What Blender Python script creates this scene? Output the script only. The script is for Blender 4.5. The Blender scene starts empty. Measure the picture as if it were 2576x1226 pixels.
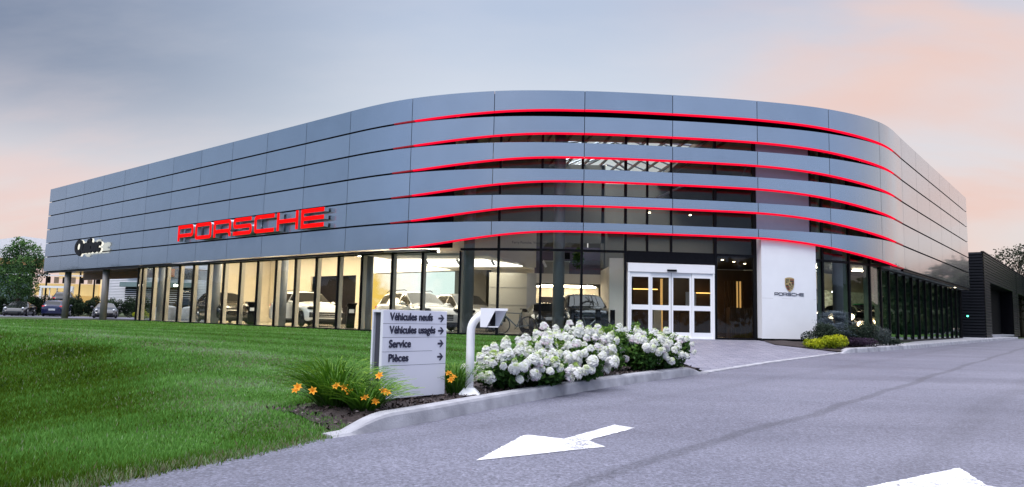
import bpy, math, random
import numpy as np
from mathutils import Vector, Matrix
random.seed(7); RNG = np.random.default_rng(11)
R_ = math.radians
SC = bpy.context.scene
COL = SC.collection
# ------------------------------------------------------------------ camera
cam_d = bpy.data.cameras.new('camera'); cam = bpy.data.objects.new('camera', cam_d); COL.objects.link(cam)
cam_d.sensor_width = 36.0; cam_d.lens = 1819.36 / 2575.0 * 36.0; cam_d.clip_end = 5000; cam_d.clip_start = 0.05
RM = ((0.9997475, -0.0224702, 0.0), (-0.0023071, -0.1026477, -0.9947151), (0.0223514, 0.9944639, -0.1026737))
cam.matrix_world = Matrix(((*RM[0], 0), (*RM[1], 0), (*RM[2], 0.6), (0, 0, 0, 1)))
SC.camera = cam
# ------------------------------------------------------------------ world (dusk sky)
W = bpy.data.worlds.new("World"); SC.world = W; W.use_nodes = True
nt = W.node_tree; nt.nodes.clear()
def N(t, **k):
    n = nt.nodes.new(t)
    for a, b in k.items(): setattr(n, a, b)
    return n
def L(a, b): nt.links.new(a, b)
def ramp(src, stops):
    n = N('ShaderNodeValToRGB'); e = n.color_ramp.elements
    while len(e) > 1: e.remove(e[0])
    e[0].position = stops[0][0]; e[0].color = (*stops[0][1], 1)
    for p, c in stops[1:]:
        x = e.new(p); x.color = (*c, 1)
    L(src, n.inputs[0]); return n.outputs[0]
def smooth(src, a, b, lo=0.0, hi=1.0):
    n = N('ShaderNodeMapRange'); n.interpolation_type = 'SMOOTHSTEP'
    n.inputs[1].default_value = a; n.inputs[2].default_value = b; n.inputs[3].default_value = lo; n.inputs[4].default_value = hi
    L(src, n.inputs[0]); return n.outputs[0]
def mth(op, a, b):
    n = N('ShaderNodeMath'); n.operation = op
    for i, v in enumerate((a, b)):
        if isinstance(v, (int, float)): n.inputs[i].default_value = v
        else: L(v, n.inputs[i])
    return n.outputs[0]
def mixc(f, a, b, mode='MIX'):
    n = N('ShaderNodeMix'); n.data_type = 'RGBA'; n.blend_type = mode
    if isinstance(f, (int, float)): n.inputs[0].default_value = f
    else: L(f, n.inputs[0])
    for i, v in ((6, a), (7, b)):
        if isinstance(v, tuple): n.inputs[i].default_value = (*v, 1)
        else: L(v, n.inputs[i])
    return n.outputs[2]
tc = N('ShaderNodeTexCoord'); sp = N('ShaderNodeSeparateXYZ'); L(tc.outputs['Generated'], sp.inputs[0])
X, Y, Z = sp.outputs
# long soft clouds: direction flattened to a cloud layer
zz = mth('ADD', mth('MAXIMUM', Z, 0.0), 0.28)
cx = mth('DIVIDE', X, zz); cy = mth('DIVIDE', Y, zz)
cb = N('ShaderNodeCombineXYZ'); L(cx, cb.inputs[0]); L(cy, cb.inputs[1])
mp = N('ShaderNodeMapping'); mp.inputs['Rotation'].default_value = (0, 0, R_(38)); mp.inputs['Scale'].default_value = (0.75, 1.7, 1); L(cb.outputs[0], mp.inputs[0])
nz = N('ShaderNodeTexNoise'); nz.inputs['Scale'].default_value = 1.1; nz.inputs['Detail'].default_value = 5; nz.inputs['Roughness'].default_value = 0.5; nz.inputs['Distortion'].default_value = 0.5; L(mp.outputs[0], nz.inputs[0])
nz2 = N('ShaderNodeTexNoise'); nz2.inputs['Scale'].default_value = 3.1; nz2.inputs['Detail'].default_value = 6; nz2.inputs['Roughness'].default_value = 0.55; L(mp.outputs[0], nz2.inputs[0])
cl = smooth(nz.outputs['Fac'], 0.40, 0.66); cl2 = smooth(nz2.outputs['Fac'], 0.35, 0.7)
base = ramp(Z, [(0.0, (.86, .70, .62)), (.07, (.86, .78, .74)), (.18, (.78, .82, .88)), (.29, (.70, .77, .88)), (.40, (.52, .61, .78)), (.6, (.5, .58, .75))])
fl = mth('MULTIPLY', smooth(X, -.05, -.62), smooth(Z, .12, .31))
base = mixc(mth('MULTIPLY', fl, .92), base, (.17, .225, .35))
fp = mth('MULTIPLY', smooth(X, .06, .46), mth('ADD', 0.22, mth('MULTIPLY', cl, 0.75)))
base = mixc(fp, base, (.90, .64, .57))
fq = mth('MULTIPLY', smooth(X, -.22, -.55), smooth(Z, .30, .08))
base = mixc(mth('MULTIPLY', fq, mth('ADD', .30, mth('MULTIPLY', cl2, .5))), base, (.92, .62, .56))
base = mixc(mth('MULTIPLY', cl2, .12), base, (.88, .84, .86))
base = mixc(mth('MULTIPLY', smooth(nz.outputs['Fac'], .55, .30), .12), base, (.44, .51, .64))
wst = smooth(X, -.74, -.96)
base = mixc(mth('MULTIPLY', wst, .85), base, (.28, .42, .63))
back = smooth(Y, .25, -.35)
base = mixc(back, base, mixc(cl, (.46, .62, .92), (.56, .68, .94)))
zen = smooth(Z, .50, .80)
base = mixc(zen, base, (2.35, 2.42, 2.75))  # unseen overhead sky raised well above the visible part to light the ground
nish = N('ShaderNodeTexSky'); nish.sky_type = 'NISHITA'; nish.sun_disc = False; nish.sun_elevation = R_(9); nish.sun_rotation = R_(200); nish.air_density = 1.2
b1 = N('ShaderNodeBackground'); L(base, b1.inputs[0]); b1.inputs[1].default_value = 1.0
b2 = N('ShaderNodeBackground'); L(nish.outputs[0], b2.inputs[0]); b2.inputs[1].default_value = 0.05
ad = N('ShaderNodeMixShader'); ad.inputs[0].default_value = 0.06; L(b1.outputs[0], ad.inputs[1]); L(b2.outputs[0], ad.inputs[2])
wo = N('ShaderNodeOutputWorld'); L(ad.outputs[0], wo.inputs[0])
# ------------------------------------------------------------------ sun (very soft, behind the camera to the left)
sl = bpy.data.lights.new('sun', 'SUN'); sl.energy = 2.1; sl.angle = R_(25); sl.color = (1.0, .95, .92)
so = bpy.data.objects.new('sun', sl); COL.objects.link(so)
so.rotation_euler = Vector((.42, .52, -.86)).to_track_quat('-Z', 'Y').to_euler()
SC.view_settings.view_transform = 'Standard'; SC.view_settings.look = 'None'; SC.view_settings.exposure = 0.0; SC.view_settings.gamma = 1.0
SC.view_settings.use_curve_mapping = False
SC.cycles.max_bounces = 8; SC.cycles.transparent_max_bounces = 24; SC.cycles.caustics_reflective = False; SC.cycles.caustics_refractive = False

# ================================================================== helpers
def tag(o, label=None, cat=None, group=None, kind=None):
    if label: o['label'] = label
    if cat: o['category'] = cat
    if group: o['group'] = group
    if kind: o['kind'] = kind
    return o
def empty(name, loc=(0, 0, 0), rz=0.0, label=None, cat=None, group=None):
    o = bpy.data.objects.new(name, None); COL.objects.link(o); o.location = loc; o.rotation_euler = (0, 0, rz)
    o.empty_display_size = .2
    return tag(o, label, cat, group)
LOCAL = set()
def shift_of(p):      # parts of a root are written in world coordinates unless the root is in LOCAL
    if p is None: return Vector((0, 0, 0))
    while p.parent is not None: p = p.parent
    return Vector((0, 0, 0)) if p.name in LOCAL else Vector(p.location)
class MB:
    def __init__(s): s.v = []; s.f = []; s.m = []; s.mats = []
    def add(s, vs, fs, mi=0):
        b = len(s.v); s.v += [tuple(float(c) for c in v) for v in vs]; s.f += [tuple(b + i for i in f) for f in fs]; s.m += [mi] * len(fs); return s
    def box(s, c, d, rz=0.0, mi=0, tilt=None):
        x, y, z = d[0] / 2, d[1] / 2, d[2] / 2
        pts = [Vector(p) for p in ((-x, -y, -z), (x, -y, -z), (x, y, -z), (-x, y, -z), (-x, -y, z), (x, -y, z), (x, y, z), (-x, y, z))]
        m = Matrix.Rotation(rz, 3, 'Z')
        if tilt: m = m @ Matrix.Rotation(tilt[1], 3, tilt[0])
        pts = [m @ p + Vector(c) for p in pts]
        return s.add(pts, [(0, 3, 2, 1), (4, 5, 6, 7), (0, 1, 5, 4), (1, 2, 6, 5), (2, 3, 7, 6), (3, 0, 4, 7)], mi)
    def hexa(s, q, z0, z1, mi=0):      # q: four xy corners
        v = [(*p, z0) for p in q] + [(*p, z1) for p in q]
        return s.add(v, [(3, 2, 1, 0), (4, 5, 6, 7), (0, 1, 5, 4), (1, 2, 6, 5), (2, 3, 7, 6), (3, 0, 4, 7)], mi)
    def cyl(s, a, b, r, r2=None, n=12, mi=0, cap=True):
        a = Vector(a); b = Vector(b); r2 = r if r2 is None else r2
        d = (b - a).normalized(); u = d.orthogonal().normalized(); w = d.cross(u)
        vs = []
        for p, rr in ((a, r), (b, r2)):
            for i in range(n):
                t = 2 * math.pi * i / n; vs.append(p + (u * math.cos(t) + w * math.sin(t)) * rr)
        fs = [(i, (i + 1) % n, n + (i + 1) % n, n + i) for i in range(n)]
        if cap: fs += [tuple(range(n))[::-1], tuple(range(n, 2 * n))]
        return s.add(vs, fs, mi)
    def tube(s, pts, r, n=8, mi=0):
        pts = [Vector(p) for p in pts]; rs = r if isinstance(r, (list, tuple)) else [r] * len(pts)
        u = None; vs = []
        for i, p in enumerate(pts):
            d = (pts[min(i + 1, len(pts) - 1)] - pts[max(i - 1, 0)]).normalized()
            u = d.orthogonal().normalized() if u is None else (u - d * u.dot(d)).normalized()
            w = d.cross(u)
            for k in range(n):
                t = 2 * math.pi * k / n; vs.append(p + (u * math.cos(t) + w * math.sin(t)) * rs[i])
        fs = []
        for i in range(len(pts) - 1):
            for k in range(n): fs.append((i * n + k, i * n + (k + 1) % n, (i + 1) * n + (k + 1) % n, (i + 1) * n + k))
        fs += [tuple(range(n))[::-1], tuple((len(pts) - 1) * n + k for k in range(n))]
        return s.add(vs, fs, mi)
    def torus(s, c, R, r, axis='Y', n=24, m=8, mi=0):
        vs = []; fs = []
        for i in range(n):
            a = 2 * math.pi * i / n
            for j in range(m):
                b = 2 * math.pi * j / m; q = R + r * math.cos(b); h = r * math.sin(b)
                p = {'Y': (q * math.cos(a), h, q * math.sin(a)), 'Z': (q * math.cos(a), q * math.sin(a), h), 'X': (h, q * math.cos(a), q * math.sin(a))}[axis]
                vs.append((p[0] + c[0], p[1] + c[1], p[2] + c[2]))
                fs.append((i * m + j, ((i + 1) % n) * m + j, ((i + 1) % n) * m + (j + 1) % m, i * m + (j + 1) % m))
        return s.add(vs, fs, mi)
    def ball(s, c, r, n=8, m=6, mi=0):
        r = (r, r, r) if isinstance(r, (int, float)) else r
        vs = []; fs = []
        for j in range(m + 1):
            th = math.pi * j / m
            for i in range(n):
                a = 2 * math.pi * i / n
                vs.append((c[0] + r[0] * math.sin(th) * math.cos(a), c[1] + r[1] * math.sin(th) * math.sin(a), c[2] + r[2] * math.cos(th)))
        for j in range(m):
            for i in range(n): fs.append((j * n + i, (j + 1) * n + i, (j + 1) * n + (i + 1) % n, j * n + (i + 1) % n))
        return s.add(vs, fs, mi)
    def build(s, name, mat, parent=None, smooth=False, loc=None, bevel=0):
        me = bpy.data.meshes.new(name)
        lc = shift_of(parent) if loc is None else Vector(loc)
        v = [(a - lc.x, b - lc.y, c - lc.z) for a, b, c in s.v] if lc.length > 0 else s.v
        me.from_pydata(v, [], s.f); me.validate()
        for m_ in (mat if isinstance(mat, (list, tuple)) else [mat]): me.materials.append(m_)
        if len(me.polygons) == len(s.m) and any(s.m): me.polygons.foreach_set('material_index', s.m)
        if smooth: me.polygons.foreach_set('use_smooth', [True] * len(me.polygons))
        me.update()
        o = bpy.data.objects.new(name, me); COL.objects.link(o)
        if parent is not None: o.parent = parent
        if loc is not None: o.location = loc
        if bevel:
            b = o.modifiers.new('bevel', 'BEVEL'); b.width = bevel; b.segments = 2; b.limit_method = 'ANGLE'
        return o
def np_mesh(name, V, F, mat, parent=None, colors=None, smooth=False, uvs=None):
    """V (n,3) array, F (m,k) array of k-gons"""
    me = bpy.data.meshes.new(name); n = len(V); m, k = F.shape
    lc = shift_of(parent)
    if lc.length > 0: V = np.asarray(V) - np.array(lc)
    me.vertices.add(n); me.vertices.foreach_set('co', np.ascontiguousarray(V, dtype=np.float32).ravel())
    me.loops.add(m * k); me.loops.foreach_set('vertex_index', np.ascontiguousarray(F, dtype=np.int32).ravel())
    me.polygons.add(m); me.polygons.foreach_set('loop_start', np.arange(m, dtype=np.int32) * k)
    me.polygons.foreach_set('loop_total', np.full(m, k, dtype=np.int32))
    if smooth: me.polygons.foreach_set('use_smooth', np.ones(m, dtype=bool))
    me.update(calc_edges=True)
    if colors is not None:
        at = me.attributes.new('tone', 'FLOAT', 'POINT'); at.data.foreach_set('value', np.ascontiguousarray(colors, dtype=np.float32))
    for m_ in (mat if isinstance(mat, (list, tuple)) else [mat]): me.materials.append(m_)
    o = bpy.data.objects.new(name, me); COL.objects.link(o)
    if parent is not None: o.parent = parent
    return o
def copy_tree(o, parent=None):
    c = o.copy(); COL.objects.link(c); c.parent = parent
    for ch in [q for q in KIDS.get(o.name, o.children)]: copy_tree(ch, c)
    return c
KIDS = {}
# ------------------------------------------------------------------ materials
MATS = {}
def pm(name, color, rough=.5, metal=0.0, noise=0.0, nscale=5.0, bump=0.0, bscale=40.0, coat=0.0, emit=None, es=0.0, spec=.5, color2=None, detail=4, coord='Object', stretch=None, attr=None, ramp_=None, sheen=0, bdist=.01, transl=0):
    m = bpy.data.materials.new(name); m.use_nodes = True; t = m.node_tree; b = t.nodes['Principled BSDF']
    b.inputs['Base Color'].default_value = (*color, 1); b.inputs['Roughness'].default_value = rough; b.inputs['Metallic'].default_value = metal
    b.inputs['Specular IOR Level'].default_value = spec; b.inputs['Coat Weight'].default_value = coat; b.inputs['Coat Roughness'].default_value = .04
    tcn = t.nodes.new('ShaderNodeTexCoord'); src = tcn.outputs[coord]
    if stretch:
        mpn = t.nodes.new('ShaderNodeMapping'); mpn.inputs['Scale'].default_value = stretch; t.links.new(src, mpn.inputs[0]); src = mpn.outputs[0]
    if noise > 0 or color2:
        nn = t.nodes.new('ShaderNodeTexNoise'); nn.inputs['Scale'].default_value = nscale; nn.inputs['Detail'].default_value = detail; t.links.new(src, nn.inputs[0])
        cr = t.nodes.new('ShaderNodeValToRGB'); cr.color_ramp.elements[0].position = .3; cr.color_ramp.elements[1].position = .7
        c2 = color2 or tuple(min(1, c * (1 + noise)) for c in color); c1 = color if color2 else tuple(c * (1 - noise) for c in color)
        cr.color_ramp.elements[0].color = (*c1, 1); cr.color_ramp.elements[1].color = (*c2, 1)
        fac = nn.outputs['Fac']
        if attr:
            an = t.nodes.new('ShaderNodeAttribute'); an.attribute_name = 'tone'
            ma = t.nodes.new('ShaderNodeMath'); ma.operation = 'MULTIPLY_ADD'; ma.inputs[1].default_value = attr; ma.inputs[2].default_value = -attr / 2
            t.links.new(an.outputs['Fac'], ma.inputs[0])
            mb_ = t.nodes.new('ShaderNodeMath'); mb_.operation = 'ADD'; t.links.new(ma.outputs[0], mb_.inputs[0]); t.links.new(fac, mb_.inputs[1]); fac = mb_.outputs[0]
        t.links.new(fac, cr.inputs[0]); t.links.new(cr.outputs[0], b.inputs['Base Color'])
    if bump > 0:
        n2 = t.nodes.new('ShaderNodeTexNoise'); n2.inputs['Scale'].default_value = bscale; n2.inputs['Detail'].default_value = 3; t.links.new(src, n2.inputs[0])
        bn = t.nodes.new('ShaderNodeBump'); bn.inputs['Strength'].default_value = bump; bn.inputs['Distance'].default_value = bdist; t.links.new(n2.outputs['Fac'], bn.inputs['Height']); t.links.new(bn.outputs[0], b.inputs['Normal'])
    if emit:
        b.inputs['Emission Color'].default_value = (*emit, 1); b.inputs['Emission Strength'].default_value = es
    if transl:
        out = t.nodes['Material Output']; tr = t.nodes.new('ShaderNodeBsdfTranslucent'); mx = t.nodes.new('ShaderNodeMixShader'); mx.inputs[0].default_value = transl
        lk = b.inputs['Base Color'].links
        if lk: t.links.new(lk[0].from_socket, tr.inputs[0])
        else: tr.inputs[0].default_value = (*color, 1)
        t.links.new(b.outputs[0], mx.inputs[1]); t.links.new(tr.outputs[0], mx.inputs[2]); t.links.new(mx.outputs[0], out.inputs[0])
    MATS[name] = m; return m
def glass_mat(name, tint=(.9, .93, .92), f0=.05, rough=0.0, refl=(1, 1, 1), wav=0.0):
    m = bpy.data.materials.new(name); m.use_nodes = True; t = m.node_tree; t.nodes.clear()
    nn = lambda k: t.nodes.new(k)
    g = nn('ShaderNodeNewGeometry'); d = nn('ShaderNodeVectorMath'); d.operation = 'DOT_PRODUCT'; t.links.new(g.outputs['Normal'], d.inputs[0]); t.links.new(g.outputs['Incoming'], d.inputs[1])
    a = nn('ShaderNodeMath'); a.operation = 'ABSOLUTE'; t.links.new(d.outputs['Value'], a.inputs[0])
    o1 = nn('ShaderNodeMath'); o1.operation = 'SUBTRACT'; o1.inputs[0].default_value = 1.0; t.links.new(a.outputs[0], o1.inputs[1])
    p = nn('ShaderNodeMath'); p.operation = 'POWER'; p.inputs[1].default_value = 5.0; t.links.new(o1.outputs[0], p.inputs[0])
    q = nn('ShaderNodeMath'); q.operation = 'MULTIPLY_ADD'; q.inputs[1].default_value = 1 - f0; q.inputs[2].default_value = f0; t.links.new(p.outputs[0], q.inputs[0])
    tr = nn('ShaderNodeBsdfTransparent'); tr.inputs[0].default_value = (*tint, 1)
    gl = nn('ShaderNodeBsdfGlossy'); gl.inputs['Color'].default_value = (*refl, 1); gl.inputs['Roughness'].default_value = rough
    if wav:
        tcn = nn('ShaderNodeTexCoord'); n2 = nn('ShaderNodeTexNoise'); n2.inputs['Scale'].default_value = .9; n2.inputs['Detail'].default_value = 1
        bn = nn('ShaderNodeBump'); bn.inputs['Strength'].default_value = wav; bn.inputs['Distance'].default_value = .02
        t.links.new(tcn.outputs['Object'], n2.inputs[0]); t.links.new(n2.outputs['Fac'], bn.inputs['Height']); t.links.new(bn.outputs[0], gl.inputs['Normal'])
    mx = nn('ShaderNodeMixShader'); t.links.new(q.outputs[0], mx.inputs[0]); t.links.new(tr.outputs[0], mx.inputs[1]); t.links.new(gl.outputs[0], mx.inputs[2])
    ou = nn('ShaderNodeOutputMaterial'); t.links.new(mx.outputs[0], ou.inputs[0]); MATS[name] = m; return m
def lamp_mat(name, col, s):
    m = bpy.data.materials.new(name); m.use_nodes = True; t = m.node_tree; t.nodes.clear()
    e = t.nodes.new('ShaderNodeEmission'); e.inputs[0].default_value = (*col, 1); e.inputs[1].default_value = s
    o = t.nodes.new('ShaderNodeOutputMaterial'); t.links.new(e.outputs[0], o.inputs[0]); return m

m_alu = pm('brushed_blue_grey_aluminium', (.38, .43, .50), .24, .92, noise=.035, nscale=.9, bump=.05, bscale=.8, coat=1.0)
m_alu2 = pm('brushed_blue_grey_aluminium_light', (.405, .455, .525), .26, .92, noise=.03, nscale=.7, bump=.07, bscale=.5, coat=1.0)
m_alu3 = pm('brushed_blue_grey_aluminium_dark', (.36, .41, .48), .23, .92, noise=.04, nscale=1.1, bump=.06, bscale=.6, coat=1.0)
m_black = pm('black_metal', (.006, .006, .008), .4, .0, noise=.2, nscale=8, spec=.12)
m_blackwall = pm('matte_black_backing', (.003, .003, .005), .9, spec=.1)
m_white = pm('white_panel', (.88, .88, .90), .35, 0, noise=.02, nscale=2)
m_whitedoor = pm('white_door_frame', (.90, .90, .91), .3, 0, noise=.02, nscale=3)
m_fin = pm('pale_mullion_fin', (.55, .50, .42), .5, 0, noise=.03)
m_col = pm('grey_round_column', (.17, .19, .22), .5, 0, noise=.06, nscale=3)
m_colout = pm('warm_grey_column', (.22, .21, .21), .55, 0, noise=.08, nscale=3)
m_led = lamp_mat('red_led_strip', (1.0, .004, .035), 1.15)
m_led_dim = pm('unlit_red_strip', (.10, .004, .01), .4, emit=(1, .003, .02), es=.22)
m_glass = glass_mat('clear_glazing', (.93, .95, .93), .016, wav=.12)
m_glass_b = glass_mat('green_glazing', (.62, .74, .66), .05, wav=.35, refl=(.95, 1, .97))  # tint adds to the green of mirrored hedge and trees
m_cream = pm('warm_interior_wall', (.72, .66, .54), .7, 0, noise=.03, nscale=2)
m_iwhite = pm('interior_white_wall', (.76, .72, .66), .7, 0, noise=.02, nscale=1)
m_igrey = pm('interior_grey_panel', (.5, .48, .47), .6, 0, noise=.03)
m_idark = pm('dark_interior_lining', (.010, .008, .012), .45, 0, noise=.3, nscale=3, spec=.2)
m_ibrown = pm('dark_brown_joinery', (.075, .04, .02), .4, 0, noise=.25, nscale=2, stretch=(1, 1, .1))
m_floor = pm('showroom_floor_tile', (.42, .38, .33), .12, 0, noise=.05, nscale=1.5)
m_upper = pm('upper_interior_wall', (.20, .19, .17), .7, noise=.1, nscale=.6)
m_ceil = pm('slatted_ceiling', (.32, .28, .23), .6, 0, noise=.15, nscale=6, stretch=(8, .3, 1))
m_lamp_w = lamp_mat('warm_lamp', (1.0, .82, .58), 38.0)
m_lamp_n = lamp_mat('neutral_lamp', (1.0, .93, .84), 18.0)
m_amber = lamp_mat('amber_strip', (1.0, .58, .16), 3.0)
m_spark = lamp_mat('lamp_glow', (1.0, .80, .5), 14.0)
m_soffit = pm('grey_soffit', (.28, .29, .30), .35, .3, noise=.05)
m_wood = pm('orange_wood_cladding', (.36, .13, .045), .45, 0, noise=.25, nscale=4, stretch=(.3, .3, 4))

# ================================================================== plan curve of the facade
PTS = [(-33, 51.04), (-6.81, 29.35), (-3.97, 27.36), (-.77, 26.22), (2.57, 25.98), (5.86, 26.22), (9.16, 26.71), (12.24, 27.56), (15.03, 29.17), (17.28, 31.67), (19.35, 34.18), (29.35, 46.28)]
def _curve():
    P = [np.array(p, float) for p in PTS]; T = []
    for i in range(len(P)):
        if i <= 1: t = P[1] - P[0]
        elif i >= 9: t = P[11] - P[10]
        else:
            a = P[i] - P[i - 1]; b = P[i + 1] - P[i]; t = a / np.linalg.norm(a) + b / np.linalg.norm(b)
        T.append(t / np.linalg.norm(t))
    out = []
    for i in range(len(P) - 1):
        l = np.linalg.norm(P[i + 1] - P[i]); n = max(2, int(l / .1))
        for k in range(n):
            u = k / n
            out.append((2*u**3-3*u*u+1) * P[i] + (u**3-2*u*u+u) * l * T[i] + (-2*u**3+3*u*u) * P[i+1] + (u**3-u*u) * l * T[i+1])
    out.append(P[-1]); out = np.array(out); s = np.concatenate([[0], np.cumsum(np.hypot(*np.diff(out, axis=0).T))])
    return out, s
CV, CS = _curve(); SEND = float(CS[-1])
_tg = np.gradient(CV, CS, axis=0); _tg /= np.linalg.norm(_tg, axis=1)[:, None]; _nm = np.stack([-_tg[:, 1], _tg[:, 0]], 1)
def CP(s, off=0.0):
    x = np.interp(s, CS, CV[:, 0]); y = np.interp(s, CS, CV[:, 1]); nx = np.interp(s, CS, _nm[:, 0]); ny = np.interp(s, CS, _nm[:, 1])
    l = math.hypot(nx, ny); 
    ex = min(s, 0) + max(s - SEND, 0)
    if ex: x += ex * ny / l; y += -ex * nx / l
    return (x + nx / l * off, y + ny / l * off)
def CA(s):   # angle of the wall direction
    a = CP(s - .05); b = CP(s + .05); return math.atan2(b[1] - a[1], b[0] - a[0])
uA = Vector((.7708, -.6371, 0)); nA = Vector((.6371, .7708, 0)); A0 = Vector((-33, 51.04, 0))
def WA(s, off): p = A0 + uA * s + nA * off; return (p.x, p.y)
uB = Vector((.6369, .7710, 0)); nB = Vector((-.7710, .6369, 0)); B0 = Vector((17.28, 31.67, 0))
def WB(s, off): p = B0 + uB * s + nB * off; return (p.x, p.y)
SEAMS = [34.01 * k / 11 for k in range(12)] + [37.48, 40.89, 44.24, 47.54, 50.88, 54.08, 57.31, 60.68] + [60.68 + (SEND - 60.68) * k / 6 for k in range(1, 7)]

# ================================================================== terrain functions
RZY = ([-60, 0, 9, 15, 22, 28, 50, 70, 200], [-1.1, -.56, -.48, -.42, -.33, -.25, -.15, -.10, .3])
def rz(y): return np.interp(y, *RZY)
EDGE = np.array([(-42, -60), (-14, -12), (-7, -3), (-3.6, 2.6), (-2.57, 4.7), (-2.38, 5.09), (-2.13, 5.48), (-1.85, 6.01), (-1.62, 6.5), (-1.48, 6.76), (-1.16, 7.12), (-.87, 7.55), (-.43, 8.36), (-.03, 9.05), (.41, 9.79), (1.33, 11.25), (2.5, 12.85), (3.26, 13.84), (3.98, 14.8), (6.54, 18.33), (10.9, 23.9), (12.0, 24.9), (13.17, 25.96), (15.63, 28.57), (19.51, 33.26), (23.84, 38.47), (32.01, 48.0), (39.39, 56.5), (60, 80), (150, 190)])
def xe(y): return np.interp(y, EDGE[:, 1], EDGE[:, 0])
def pdist(x, y, poly):
    x = np.asarray(x, float); y = np.asarray(y, float); d = np.full(np.broadcast(x, y).shape, 1e9)
    for (x0, y0), (x1, y1) in zip(poly[:-1], poly[1:]):
        dx, dy = x1 - x0, y1 - y0; t = np.clip(((x - x0) * dx + (y - y0) * dy) / (dx * dx + dy * dy), 0, 1)
        d = np.minimum(d, np.hypot(x - x0 - t * dx, y - y0 - t * dy))
    return d
FAC = np.array([CP(s, .45) for s in (-60, 0, 14, 34, 36, 38, 40, 42, 44, 46, 48, 50, 52, 54, 56, 58, 60, 64, 79)])
SW = np.array([(-60, 46), (-30, 33), (-18, 25), (-8.6, 18.2), (-4.9, 14.2), (-3.2, 10.2), (-2.6, 8.2), (-2.2, 6.8)])
def sstep(t): t = np.clip(t, 0, 1); return t * t * (3 - 2 * t)
def H(x, y):
    x = np.asarray(x, float); y = np.asarray(y, float)
    de = pdist(x, y, EDGE); df = pdist(x, y, FAC)
    ke = -.015 + .125 * sstep((y - 6.75) / .7) * (y < 14.9) * sstep((de - .07) / .07) * np.exp(-(de / 2.2) ** 2)
    ez = rz(y) + np.where(y < 52, ke, 0)
    t = sstep(np.clip(de / (de + df + 1e-6), 0, 1) * 1.15)
    z = ez * (1 - t) + (-.07) * t
    # bank: falls away on the camera side of the crest line
    dc = pdist(x, y, SW)
    side = y < np.interp(x, SW[:, 0], SW[:, 1])
    bank = np.where(side, sstep(dc / 6.0) * sstep(de / 5.0) * sstep((-2.0 - x) / 1.6), 0)
    z = z - .62 * bank
    far = sstep((y - 50) / 6); z = z * (1 - far) + (-.2) * far
    return z
def grid_mesh(name, rows, zf, mat, parent=None, smooth=True):
    """rows: list of (list of (x,y)) with equal length"""
    P = np.array(rows, float); ny, nx, _ = P.shape
    z = zf(P[..., 0], P[..., 1]); V = np.concatenate([P, z[..., None]], 2).reshape(-1, 3)
    i = np.arange(ny - 1)[:, None] * nx + np.arange(nx - 1)[None]
    F = np.stack([i, i + 1, i + nx + 1, i + nx], -1).reshape(-1, 4)
    return np_mesh(name, V, F, mat, parent, smooth=smooth)
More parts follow.
